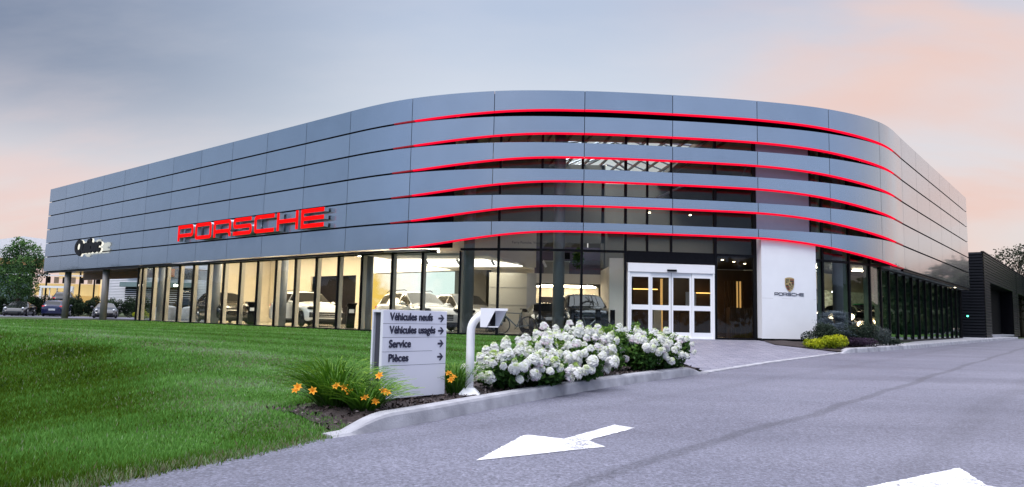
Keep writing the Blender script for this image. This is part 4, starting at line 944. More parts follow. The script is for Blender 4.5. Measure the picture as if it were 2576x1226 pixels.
lr = np.exp(RNG.uniform(np.log(4.0), np.log(46), N_)); az = RNG.uniform(R_(-40), R_(22), N_)
gx = lr * np.sin(az); gy = lr * np.cos(az)
ok = (gx < xe(gy) - .0) & ~inside_curve(gx, gy) & ~in_bed(gx, gy) & ~((gy > 13.8) & (gx > 3.3)) & (gy < 51)
ok |= (gx < xe(gy) + .10 * RNG.random(N_)) & (gy < 6.5) & (RNG.random(N_) < .25)
gx, gy, lr = gx[ok], gy[ok], lr[ok]; n = len(gx); gz = H(gx, gy)
side = gy < np.interp(gx, SW[:, 0], SW[:, 1]); dcr = pdist(gx, gy, SW); de = pdist(gx, gy, EDGE)
lush = np.where(side & (gx < -1.8), sstep(dcr / 2.2), 0)
pt = patch(gx, gy)
hgt = (.021 + .0012 * lr) * (1 + .7 * lush + .35 * pt * lush) * (.6 + .8 * RNG.random(n)); hgt *= np.where(de < .5, 1.25, .85)
wid = (.0019 + .00095 * lr) * (.7 + .6 * RNG.random(n))
aa = RNG.uniform(0, 2 * np.pi, n); lean = hgt * (.15 + .6 * RNG.random(n)); la = RNG.uniform(0, 2 * np.pi, n)
ca, sa = np.cos(aa), np.sin(aa)
Vg = np.stack([np.stack([gx - ca * wid, gy - sa * wid, gz - .005], 1), np.stack([gx + ca * wid, gy + sa * wid, gz - .005], 1), np.stack([gx + np.cos(la) * lean, gy + np.sin(la) * lean, gz + hgt], 1)], 1).reshape(-1, 3)
crest_pale = np.exp(-((dcr - .2) / 1.3) ** 2) * (gx < -2.5)
tone = .53 + .11 * pt - .24 * lush + .12 * lush * pt + RNG.normal(0, .10, n) + .17 * crest_pale * (RNG.random(n) < .75) + .10 * np.sin(gy * 3.1 + gx * 1.5) * (1 - lush)
edge_dry = np.exp(-(de / .28) ** 2) * (gy < 7.2); tone = np.clip(tone, 0, .86)
streak = np.clip(np.sin(gx * 1.7 + 3 * np.sin(gy * .8)) + .3, 0, 1); dry = RNG.random(n) < edge_dry * .5 + .012 + (.22 * crest_pale + .045 * (1 - lush)) * streak; tone[dry] = RNG.uniform(.88, 1.0, dry.sum())
m_grass = tone_mat('grass_blades', spec=.12, stops= [(0, (.014, .046, .003)), (.28, (.064, .124, .004)), (.5, (.105, .265, .045)), (.78, (.20, .41, .10)), (.86, (.30, .41, .24)), (1, (.17, .13, .075))], transl=.35)
go_ = np_mesh('grass', Vg, np.arange(n * 3).reshape(n, 3), m_grass, None, np.repeat(tone, 3)); tag(go_, kind='stuff')
# ------------------------------------------------------------------ mulch beds
rows = []
bedpath = EDGE[9:19]; bs = np.concatenate([[0], np.cumsum(np.hypot(*np.diff(bedpath, axis=0).T))])
for s in np.linspace(0, bs[-1], 60):
    x = np.interp(s, bs, bedpath[:, 0]); y = np.interp(s, bs, bedpath[:, 1]); x2 = np.interp(s + .3, bs, bedpath[:, 0]); y2 = np.interp(s + .3, bs, bedpath[:, 1])
    if s + .3 > bs[-1]: x2, y2 = x, y; x, y = np.interp(s - .3, bs, bedpath[:, 0]), np.interp(s - .3, bs, bedpath[:, 1]); x0, y0 = x2, y2
    else: x0, y0 = x, y
    dx, dy = x2 - x, y2 - y; l_ = math.hypot(dx, dy); nx, ny = -dy / l_, dx / l_
    w_ = BEDW * (.72 + .28 * float(sstep(s / 1.5))) + .05 * math.sin(s * 7)
    rows.append([(x0 + nx * o, y0 + ny * o) for o in np.linspace(.12, w_, 14)])
bed = grid_mesh('mulch_bed', rows, lambda x, y: H(x, y) + .018 + .012 * np.sin(x * 37 + np.sin(y * 23)) , m_mulch); tag(bed, kind='structure')
rows = [[in_between((9.6, 24.35), (16.6, 29.9), t), in_between((9.8, 24.2), (16.6, 29.7), t), in_between((10.55, 23.72), (16.4, 29.2), t)] for t in np.linspace(0, 1, 30)]
RB = []
for t in np.linspace(0, 1, 26):
    a = in_between((10.85, 23.95), (14.6, 27.55), t); b = (*in_between((9.25, 25.4), (9.3, 26.6), min(1, t * 6)),) if t < .12 else CP(51.2 + (t - .12) / .88 * 7.2, .42)
    RB.append([in_between(a, b, k / 8) for k in range(9)])
bed2 = grid_mesh('mulch_bed', RB, lambda x, y: (rz(y) + .135) * sstep((x - 10.2) / 2.2) + (plz(x, y) + .03) * (1 - sstep((x - 10.2) / 2.2)) + .012 * np.sin(x * 31 + np.sin(y * 19)), m_mulch); tag(bed2, kind='structure')
# chips
ch = []; nchip = 2600
s_ = RNG.uniform(0, bs[-1], nchip); o_ = RNG.uniform(.22, 1.4, nchip)
x = np.interp(s_, bs, bedpath[:, 0]); y = np.interp(s_, bs, bedpath[:, 1]); x2 = np.interp(s_ + .1, bs, bedpath[:, 0]) - np.interp(s_ - .1, bs, bedpath[:, 0]); y2 = np.interp(s_ + .1, bs, bedpath[:, 1]) - np.interp(s_ - .1, bs, bedpath[:, 1]); l_ = np.hypot(x2, y2)
x = x - y2 / l_ * o_; y = y + x2 / l_ * o_; c_ = np.stack([x, y, H(x, y) + .038], 1)
V, F, t = rot_leaves(c_, .035 + .03 * RNG.random(nchip), .45, RNG.random(nchip), 0)
mch = np_mesh('mulch_chips', V, F, tone_mat('bark_chips', [(0, (.012, .008, .008)), (.7, (.06, .04, .035)), (1, (.22, .18, .18))], transl=0), None, t); tag(mch, kind='stuff')
# ------------------------------------------------------------------ day lilies
def lily(x, y, z, r, h, nb, label, flowers, seed=0):
    rng = np.random.default_rng(seed); root = empty('day_lily', (x, y, z), 0, label, 'day lily', 'day lily clumps beside the sign')
    V = []; F = []; T = []
    for i in range(nb):
        a = rng.random() * 6.283; br_ = rng.random() ** .6 * r * .35; bx, by = x + math.cos(a) * br_, y + math.sin(a) * br_
        a2 = a + rng.normal(0, .5); Ln = r * (.5 + .75 * rng.random()); hh = h * (.55 + .5 * rng.random()); w = .0055 + .004 * rng.random(); droop = rng.uniform(.2, 1.0)
        px, py = -math.sin(a2), math.cos(a2); k0 = len(V); t0 = rng.random() * .5 + .2
        for j in range(8):
            u = j / 7; rad = Ln * (u ** 1.25); zz_ = hh * (math.sin(min(u * (1.35 + .5 * droop), 2.6)) ) ; ww = w * (1 - u ** 2.2) + .0008
            cx_, cy_ = bx + math.cos(a2) * rad, by + math.sin(a2) * rad
            V += [(cx_ - px * ww, cy_ - py * ww, z + max(zz_, .005)), (cx_ + px * ww, cy_ + py * ww, z + max(zz_, .005) + .003)]; tt = min(1, t0 * (.35 + .75 * u) + .1 * u); T += [tt, tt]
        for j in range(7): F.append((k0 + 2 * j, k0 + 2 * j + 1, k0 + 2 * j + 3, k0 + 2 * j + 2))
    np_mesh('leaves', np.array(V), np.array(F), m_lily, root, np.array(T))
    for fx, fy, fz in flowers:
        st = MB().tube([(x + (fx - x) * .3, y + (fy - y) * .3, z), (x + (fx - x) * .7, y + (fy - y) * .7, z + (fz - z) * .7), (fx, fy, fz - .02)], .0035, n=4).build('stalk', m_stem, root)
        V = []; F = []; T = []; tilt = Vector((rng.normal(0, .4), -.8 + rng.normal(0, .3), .8)).normalized(); u_ = tilt.orthogonal().normalized(); w_ = tilt.cross(u_); c0 = Vector((fx, fy, fz))
        for p in range(6):
            an = p * math.pi / 3; d = u_ * math.cos(an) + w_ * math.sin(an); s_ = tilt.cross(d); R0 = .048; k0 = len(V); wd = .015 if p % 2 else .011
            for q_, (f_, lift, ww) in enumerate(((.05, 0, .3), (.5, .026, 1.0), (1.0, .022, .15))):
                c = c0 + d * R0 * f_ + tilt * lift; V += [tuple(c - s_ * wd * ww), tuple(c + s_ * wd * ww)]; T += [.3 + .35 * q_ ] * 2
            F += [(k0, k0 + 1, k0 + 3, k0 + 2), (k0 + 2, k0 + 3, k0 + 5, k0 + 4)]
        np_mesh('flower', np.array(V), np.array(F), m_orange, root, np.array(T))
zb = lambda x, y: float(H(np.array(x), np.array(y)))
lily(-1.86, 7.95, zb(-1.86, 7.95), .52, .44, 420, 'largest clump of day lilies, nearest the lawn left of the sign', [(-2.14, 7.45, -.15), (-2.17, 7.5, -.19), (-1.98, 7.42, -.18), (-1.73, 7.40, -.13), (-1.66, 7.42, -.145), (-1.61, 7.44, -.19), (-1.78, 7.6, -.15)], 1)
lily(-1.48, 7.58, zb(-1.48, 7.58), .40, .32, 240, 'low clump of day lilies in front of the sign corner beside the kerb', [(-1.42, 7.3, -.23), (-1.31, 7.45, -.02), (-1.27, 7.4, -.17), (-1.23, 7.42, -.185), (-1.33, 7.35, -.27)], 2)
lily(-.66, 9.2, zb(-.66, 9.2), .32, .38, 190, 'clump of day lilies between the sign and the white post', [(-.84, 8.95, -.12), (-.74, 8.98, -.10), (-.68, 8.95, -.14), (-.70, 8.9, -.17)], 3)
lily(-2.02, 8.5, zb(-2.02, 8.5), .40, .50, 280, 'tall grassy clump of day lilies without flowers behind the largest one', [], 4)
# ------------------------------------------------------------------ hydrangeas
def head_mesh(seed, r=.072, h=.11, pink=0.0, green=0.0):
    rng = np.random.default_rng(seed); n = 150; u = rng.random(n); th = rng.random(n) * 6.283
    zz_ = u ** .9; prof = np.sqrt(np.clip(1 - (zz_ * .98) ** 2.2, 0.02, 1)) * (.82 + .18 * (1 - zz_)) * np.where(zz_ < .12, .8, 1)
    rad = r * prof * (.76 + .40 * rng.random(n)); c = np.stack([np.cos(th) * rad, np.sin(th) * rad, zz_ * h * (.95 + .1 * rng.random(n))], 1)
    nrm = np.stack([np.cos(th) * prof, np.sin(th) * prof, .25 + zz_ * 1.2], 1); nrm += rng.normal(0, .25, (n, 3)); nrm /= np.linalg.norm(nrm, axis=1)[:, None]
    t1 = np.cross(nrm, rng.normal(size=(n, 3))); t1 /= np.linalg.norm(t1, axis=1)[:, None]; t2 = np.cross(nrm, t1)
    tone = np.clip(.5 + rng.normal(0, .13, n) - pink * (1 - zz_) * .5 * rng.random(n) + green * zz_ ** 1.5 * .55 + .30 * (zz_ > .86) * rng.random(n), 0, 1)
    s = (.0150 + .006 * rng.random(n))[:, None]; V = []; T = []
    for k in range(4):
        a = k * math.pi / 2; d = t1 * math.cos(a) + t2 * math.sin(a); e = -t1 * math.sin(a) + t2 * math.cos(a)
        V.append(np.stack([c, c + d * s * .7 + e * s * .55 + nrm * s * .1, c + d * s * 1.25 + nrm * s * .15, c + d * s * .7 - e * s * .55 + nrm * s * .1], 1)); T.append(np.repeat(tone[:, None], 4, 1))
    V = np.concatenate(V).reshape(-1, 3); T = np.concatenate(T).reshape(-1); F = np.arange(len(V)).reshape(-1, 4)
    o = np_mesh('flower_head', V, F, m_hyf, None, T); core = o.data
    bpy.data.objects.remove(o); return core
HEADS = [head_mesh(21), head_mesh(22, .08, .10), head_mesh(23, .065, .125, 0, .25), head_mesh(24, .078, .10, .8, 0), head_mesh(25, .06, .10, 0, 1.0), head_mesh(26, .085, .12, .15, .1)]
def hydrangea(x, y, rx, ry, h, nh, label, seed, leaves=3400, green=False):
    rng = np.random.default_rng(seed + 900); z = zb(x, y) + .01
    root = empty('hydrangea', (x, y, z), 0, label, 'hydrangea', 'white hydrangeas in the bed along the kerb')
    bl = [(x, y, z + h * .47, rx * .97, ry * .97, h * .50)]
    for i in range(8):
        a = rng.random() * 6.28; q = .35 + .3 * rng.random(); bl.append((x + math.cos(a) * rx * q, y + math.sin(a) * ry * q, z + h * (.3 + .45 * rng.random()), rx * .38, ry * .38, h * .24))
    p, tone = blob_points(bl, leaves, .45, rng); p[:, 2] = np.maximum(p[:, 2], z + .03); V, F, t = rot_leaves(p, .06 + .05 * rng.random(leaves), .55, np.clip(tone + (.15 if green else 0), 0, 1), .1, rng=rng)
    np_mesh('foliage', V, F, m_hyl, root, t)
    b = MB()
    for i in range(9):
        a = rng.random() * 6.28; b.tube([(x, y, z - .02), (x + math.cos(a) * rx * .35, y + math.sin(a) * ry * .35, z + h * .4), (x + math.cos(a) * rx * .6, y + math.sin(a) * ry * .6, z + h * .8)], [.010, .007, .004], n=4)
    b.build('stems', m_bark, root)
    pts = []; tries = 0
    while len(pts) < nh and tries < 4000:
        tries += 1
        th = rng.random() * 6.283; ph = math.acos(rng.uniform(-.25, 1.0)); d = Vector((math.sin(ph) * math.cos(th), math.sin(ph) * math.sin(th), math.cos(ph)))
        if d.y > .45 and rng.random() < .6: continue
        th2 = math.sin(th * 3 + seed) * math.cos(ph * 5 + seed * 2)
        if th2 < -.12 and rng.random() < .85: continue
        kk = 1.0 + .10 * math.sin(th * 4 + seed) + rng.normal(0, .05); c = Vector((x + d.x * rx * kk, y + d.y * ry * kk, z + h * .48 + d.z * h * .46 * kk))
        c += Vector(rng.normal(0, .03, 3))
        if c.z < z + .07: continue
        if any((c - q).length < .088 for q in pts): continue
        pts.append(c); o = bpy.data.objects.new('flower_head', HEADS[int(rng.choice(6, p=[.28, .24, .12, .16, .07, .13]))]); COL.objects.link(o); o.parent = root
        o.location = c - root.location - Vector((0, 0, .04)); ax = (d + Vector((0, 0, 1.0))).normalized(); o.rotation_euler = ax.to_track_quat('Z', 'Y').to_euler(); s_ = rng.uniform(.58, 1.15); o.scale = (s_, s_, s_ * rng.uniform(.95, 1.35))
    return root
hydrangea(-.08, 9.92, .40, .42, .55, 44, 'white hydrangea nearest the white post, leftmost of the row', 1)
hydrangea(.42, 10.30, .42, .40, .50, 38, 'low white hydrangea just right of the one beside the post', 2)
hydrangea(.55, 11.0, .44, .45, .72, 44, 'tall white hydrangea rising behind the low one at the left of the row', 3)
hydrangea(1.02, 11.15, .46, .42, .58, 46, 'white and pale pink hydrangea low at the kerb in the middle of the large mass', 4)
hydrangea(1.05, 12.1, .66, .5, .84, 70, 'tallest white hydrangea, broad dome at the middle of the row', 5)
hydrangea(1.36, 12.25, .36, .42, .64, 36, 'white hydrangea at the right end of the large mass, left of the gap', 6)
hydrangea(1.80, 13.4, .40, .45, .90, 14, 'mostly green hydrangea with few blooms behind the gap in the row', 7, green=True)
hydrangea(2.42, 13.55, .46, .45, .74, 46, 'white hydrangea just right of the gap, in front of the left door leaf', 8)
hydrangea(2.88, 14.0, .40, .42, .54, 36, 'low pinkish white hydrangea at the kerb near the end of the row', 9)
hydrangea(3.18, 14.5, .40, .42, .72, 38, 'creamy white hydrangea at the right end of the row beside the paving', 10)
bush('leafy_shrub', 2.55, 14.35, zb(2.55, 14.3), .34, .34, 1.0, 2600, .075, m_hyl, 'round leafy green shrub without blooms rising among the hydrangeas by the door', lumps=8, seed=3)
# ------------------------------------------------------------------ shrubs right of the pylon
zr = lambda x, y: float(rz(y)) + .14
def spruce():
    x, y = 11.75, 26.35; z = zr(x, y); root = empty('blue_spruce', (x, y, z), 0, 'blue grey dwarf spruce with layered branches at the foot of the windows', 'spruce'); rng = np.random.default_rng(5); P = []; T = []
    MB().tube([(x, y, z - .05), (x, y, z + 1.0)], [.05, .02], n=6).build('trunk', m_bark, root)
    for k in range(46):
        hh = .35 + .85 * rng.random(); a = rng.random() * 6.28; rr = .72 * (1 - (hh - .35) / 1.05) ** .7 * (.6 + .4 * rng.random()); c = np.array([x + math.cos(a) * rr, y + math.sin(a) * rr * .8, z + hh])
        q = rng.normal(size=(260, 3)) * np.array([.12, .12, .035]); P.append(c + q); T.append(np.clip(.35 + q[:, 2] * 7 + rng.normal(0, .15, 260) + .2 * (hh - .6), 0, 1))
    P = np.concatenate(P); T = np.concatenate(T); V, F, t = rot_leaves(P, .05, .25, T, .8, rng=rng); np_mesh('needles', V, F, m_spruce, root, t)
spruce()
bush('evergreen_shrub', 11.0, 25.6, zr(11, 25.6), .85, .6, .82, 7500, .055, m_shrubd, 'dark green spreading shrub against the right edge of the white pylon', seed=11)
bush('evergreen_shrub', 12.25, 26.45, zr(12, 26.4), .75, .55, .86, 6500, .055, m_shrubd, 'dark green shrub in front of the blue spruce, middle of the right hand bed', seed=12)
bush('evergreen_shrub', 13.2, 27.1, zr(13, 27), .6, .5, .86, 5000, .055, m_shrubd, 'dark green shrub at the right end of the right hand bed', seed=13)
bush('golden_shrub', 10.35, 24.75, -.24, .45, .4, .42, 1500, .075, m_gold_l, 'small yellow green shrub at the front left corner of the right hand bed', seed=14, aspect=.35, up=1.2)
bush('golden_shrub', 11.05, 24.95, -.2 , .62, .4, .52, 2300, .08, m_gold_l, 'larger bright yellow green shrub with upright tips before the dark shrubs', seed=15, aspect=.35, up=1.4)
bush('barberry', 12.3, 25.85, zr(12, 25.8), .85, .36, .34, 5000, .04, m_purple, 'low dark purple shrub behind the concrete kerb', seed=16)
bush('grey_shrub', 13.9, 27.35, zr(14, 27.3), .42, .35, .72, 2200, .05, m_greyl, 'pale grey leaved shrub at the end of the bed by the green windows', seed=17)
bush('grey_shrub', 14.35, 27.6, zr(14.3, 27.6), .6, .3, .32, 1500, .05, m_shrubd, 'small sprawling shrub tapering off along the green windows', seed=18)

# ================================================================== DIRECTION SIGN AND CARD READER POST
m_signw = pm('light_grey_sign_panel', (.72, .72, .80), .38, 0, noise=.015, nscale=2)
m_groove = pm('dark_grey_recess', (.05, .05, .07), .5)
SL, SR = Vector((-1.43, 8.19, 0)), Vector((-.78, 8.95, 0)); su = (SR - SL).normalized(); sn = Vector((su.y, -su.x, 0)); SWd = (SR - SL).length
z0s, z1s = -.335, .665; Hs = z1s - z0s
ds = empty('direction_sign', ((SL.x + SR.x) / 2, (SL.y + SR.y) / 2, -.40), 0, 'light grey panel sign with four French lines and black arrows on a concrete foot', 'direction sign')
def slab(u0, u1, n0, n1, za, zb_, name, mat, par, bevel=0):
    q = [SL + su * u0 + sn * n0, SL + su * u1 + sn * n0, SL + su * u1 + sn * n1, SL + su * u0 + sn * n1]
    if n1 > n0: q = q[::-1]
    return MB().hexa([(p.x, p.y) for p in q], za, zb_).build(name, mat, par, bevel=bevel)
front = slab(0, SWd, -.045, 0, z0s, z1s, 'front_panel', m_signw, ds, .003)
slab(0, SWd, -.20, -.17, z0s + .004, z1s - .001, 'back_panel', m_signw, ds, .003)
slab(.035, SWd - .035, -.17, -.045, z0s + .01, z1s - .03, 'core', m_groove, ds)
slab(.002, SWd - .002, -.17, -.045, z1s - .03, z1s - .002, 'top_cap', m_signw, ds)
for f_, u1 in ((.156, 1.0), (.312, 1.0), (.474, .77), (.632, 1.0)):
    z = z1s - Hs * f_; slab(.0, SWd * u1, .0, .0012, z - .0018, z + .0018, 'panel_joint', m_groove, front)
def sign_text(body, f_, width, cap):
    vs, fs = text_mesh(body, 1.0, .002, bold=.034); x0 = min(v[0] for v in vs); x1 = max(v[0] for v in vs)
    v2 = [((x - x0) * width / (x1 - x0), y * cap * 1.42 / .73, z) for x, y, z in vs]
    m = MB(); o = SL + su * (SWd * .095) + UP * (z1s - Hs * f_) + sn * .004; m.add(place2d(v2, o, su, UP, sn), fs); m.build('lettering', m_ink, front)
sign_text('Véhicules neufs', .116, .665 * SWd, .062); sign_text('Véhicules usagés', .267, .715 * SWd, .062)
sign_text('Service', .425, .33 * SWd, .062); sign_text('Pièces', .585, .30 * SWd, .062)
for f_ in (.087, .237, .390, .548):
    sh_ = [(0, -.009), (.052, -.009), (.026, -.036), (.046, -.036), (.083, 0), (.046, .036), (.026, .036), (.052, .009), (0, .009)]
    vs, fs = curve2d([sh_], .002); m = MB(); m.add(place2d(vs, SL + su * (SWd * .855) + UP * (z1s - Hs * f_) + sn * .004, su, UP, sn, 1.15, 1.2), fs); m.build('arrow', m_ink, front)
slab(.10, .17, -.14, -.08, -.42, z0s + .01, 'foot_post', m_groove, ds); slab(SWd - .2, SWd - .13, -.14, -.08, -.42, z0s + .01, 'foot_post', m_groove, ds)
slab(.12, SWd - .22, -.26, .09, -.52, -.385, 'concrete_foot', m_conc, ds, .01)
px, py_ = -.49, 9.12; pz_ = zb(px, py_)
post = empty('card_reader_post', (px, py_, pz_), 0, 'white gooseneck post carrying a hooded white card reader box', 'card reader')
ang = [(px, py_, pz_ + .03), (px, py_, pz_ + .55), (px, py_, pz_ + .80)]
for k in range(1, 9):
    a = k / 8 * R_(78); ang.append((px + .22 * (1 - math.cos(a)), py_, pz_ + .80 + .22 * math.sin(a)))
MB().tube(ang, .052, n=16).build('bent_tube', m_white, post, smooth=True)
fb = MB(); bsz = [(-.13, -.13), (.13, -.13), (.13, .13), (-.13, .13)]
fb.add([(px + a, py_ + b, pz_ + .0) for a, b in bsz] + [(px + a, py_ + b, pz_ + .03) for a, b in bsz] + [(px + a * .5, py_ + b * .5, pz_ + .10) for a, b in bsz], [(3, 2, 1, 0), (0, 1, 5, 4), (1, 2, 6, 5), (2, 3, 7, 6), (3, 0, 4, 7), (4, 5, 9, 8), (5, 6, 10, 9), (6, 7, 11, 10), (7, 4, 8, 11), (8, 9, 10, 11)])
fb.build('base_flare', m_white, post)
bx, by, bz_ = px + .20, py_ - .02, pz_ + 1.085 - .23   # hood box, mouth opening to the right / front
hw = MB(); T_ = .012
def hood_side(y):   # trapezoid: long top, slanted mouth
    return [(bx - .08, y, bz_), (bx + .145, y, bz_), (bx + .255, y, bz_ + .235), (bx - .08, y, bz_ + .235)]
for y in (by - .12, by + .12):
    a = hood_side(y - T_ / 2); b = hood_side(y + T_ / 2)
    if y < by: # near side has a cut away triangle so the reader shows
        a = [(bx - .08, y - T_ / 2, bz_), (bx + .0, y - T_ / 2, bz_), (bx + .10, y - T_ / 2, bz_ + .205), (bx + .255, y - T_ / 2, bz_ + .205), (bx + .255, y - T_ / 2, bz_ + .235), (bx - .08, y - T_ / 2, bz_ + .235)]
        b = [(p[0], y + T_ / 2, p[2]) for p in a]; m_ = 6
        hw.add(a + b, [(0, 1, 2, 5), (2, 3, 4, 5), (6, 11, 8, 7), (8, 11, 10, 9)] + [(i, (i + 6), ((i + 1) % 6) + 6, (i + 1) % 6) for i in range(6)])
    else: hw.add(a + b, [(0, 1, 2, 3), (7, 6, 5, 4), (0, 4, 5, 1), (1, 5, 6, 2), (2, 6, 7, 3), (3, 7, 4, 0)])
hw.box((bx + .0875, by, bz_ + .229), (.333, .226, .012)); hw.box((bx + .03, by, bz_ + .006), (.22, .226, .012)); hw.box((bx - .074, by, bz_ + .117), (.012, .226, .208))
hw.build('hood', m_white, post)
MB().box((bx + .075, by - .05, bz_ + .10), (.06, .06, .165)).build('reader', m_black, post, bevel=.006)
MB().box((bx + .085, by + .07, bz_ + .11), (.03, .05, .18)).build('bracket', m_silver, post)

# ================================================================== VEHICLES
m_rub = pm('tyre_rubber', (.012, .012, .013), .7); m_rim_d = pm('dark_alloy', (.03, .03, .033), .3, .8); m_rim_s = pm('silver_alloy', (.5, .5, .52), .25, .9)
m_cg = pm('car_window', (.010, .011, .013), .03, 0, spec=.7, noise=.1); m_hl = pm('headlight_lens', (.55, .57, .6), .06, .5, noise=.1); m_tl = pm('tail_light', (.35, .008, .012), .15, emit=(1, .02, .02), es=.35, noise=.1)
m_trim = pm('black_plastic_trim', (.012, .012, .013), .5, noise=.1); m_plate = pm('number_plate', (.6, .62, .66), .4, noise=.05)
m_int = pm('tan_car_interior', (.20, .15, .09), .6, noise=.2)
def paint(name, c, metal=0.0, rough=.22): return pm(name, c, rough, metal, coat=.8, noise=.02, nscale=2)
P_white = paint('white_car_paint', (.74, .75, .76)); P_black = paint('black_car_paint', (.008, .008, .01)); P_navy = paint('navy_car_paint', (.015, .02, .07)); P_silver = paint('silver_car_paint', (.32, .31, .30), .6, .3)
P_green = paint('green_car_paint', (.01, .22, .06)); P_cream = paint('cream_car_paint', (.68, .62, .46)); P_slate = paint('slate_car_paint', (.05, .075, .10), .4); P_olive = paint('dark_bronze_car_paint', (.035, .028, .018), .4); P_mauve = paint('rose_grey_car_paint', (.30, .22, .20), .3); P_charc = paint('charcoal_car_paint', (.012, .012, .018), .0)
SPEC = {
 'suv': dict(L=4.93, W=1.98, top=[(-.5, .90), (-.488, 1.04), (-.455, 1.20), (-.415, 1.45), (-.37, 1.58), (-.2, 1.67), (0, 1.68), (.07, 1.635), (.225, 1.16), (.32, 1.09), (.43, .98), (.475, .84), (.5, .66)],
   sh=[(-.5, .80), (-.4, 1.06), (0, 1.02), (.2, .98), (.4, .88), (.5, .62)], ws=[(-.5, .78), (-.47, .88), (-.38, .96), (0, .965), (.33, .985), (.43, .93), (.475, .84), (.5, .68)], wr=[(-.42, .60), (-.3, .66), (.05, .66), (.22, .80), (.4, .80), (.5, .60)],
   fx=.318, rx=-.27, r=.375, zb=.27, cab=(-.435, .235), wsd=(.075, .222), rw=(-.465, -.395), sw=(-.39, .20), pil=(-.20, .015)),
 'sports': dict(L=4.5, W=1.86, top=[(-.5, .62), (-.485, .80), (-.42, .90), (-.3, 1.03), (-.12, 1.24), (-.03, 1.29), (.05, 1.27), (.22, .90), (.33, .82), (.43, .68), (.48, .53), (.5, .42)],
   sh=[(-.5, .55), (-.38, .84), (-.2, .86), (.1, .82), (.3, .76), (.43, .62), (.5, .38)], ws=[(-.5, .70), (-.46, .84), (-.32, .93), (-.05, .86), (.1, .86), (.33, .90), (.43, .82), (.48, .70), (.5, .56)], wr=[(-.4, .70), (-.25, .52), (0, .53), (.05, .55), (.21, .70), (.4, .72), (.5, .5)],
   fx=.305, rx=-.24, r=.335, zb=.16, cab=(-.33, .22), wsd=(.055, .215), rw=(-.27, -.12), sw=(-.24, .17), pil=(-.13,)),
 'hatch': dict(L=4.28, W=1.79, top=[(-.5, .82), (-.49, 1.0), (-.46, 1.12), (-.42, 1.36), (-.36, 1.43), (-.1, 1.47), (.05, 1.42), (.23, 1.0), (.33, .95), (.44, .84), (.48, .72), (.5, .55)],
   sh=[(-.5, .74), (-.4, .94), (0, .90), (.2, .87), (.4, .78), (.5, .5)], ws=[(-.5, .74), (-.46, .84), (-.35, .88), (0, .885), (.33, .89), (.43, .83), (.48, .72), (.5, .6)], wr=[(-.44, .56), (-.3, .60), (.05, .60), (.22, .72), (.4, .72), (.5, .55)],
   fx=.31, rx=-.305, r=.32, zb=.18, cab=(-.45, .24), wsd=(.055, .228), rw=(-.478, -.415), sw=(-.40, .20), pil=(-.20, .0)),
 'classic': dict(L=4.1, W=1.64, top=[(-.5, .50), (-.47, .66), (-.38, .82), (-.22, 1.10), (-.08, 1.29), (.02, 1.30), (.07, 1.26), (.15, .93), (.3, .84), (.42, .70), (.47, .58), (.5, .45)],
   sh=[(-.5, .46), (-.35, .72), (0, .82), (.2, .78), (.36, .74), (.5, .42)], ws=[(-.5, .55), (-.44, .70), (-.3, .80), (0, .78), (.33, .79), (.43, .72), (.5, .56)], wr=[(-.4, .5), (-.2, .46), (.05, .50), (.15, .60), (.4, .55), (.5, .42)],
   fx=.30, rx=-.25, r=.31, zb=.19, cab=(-.26, .16), wsd=(.075, .145), rw=(-.21, -.10), sw=(-.17, .11), pil=(-.06,)),
}
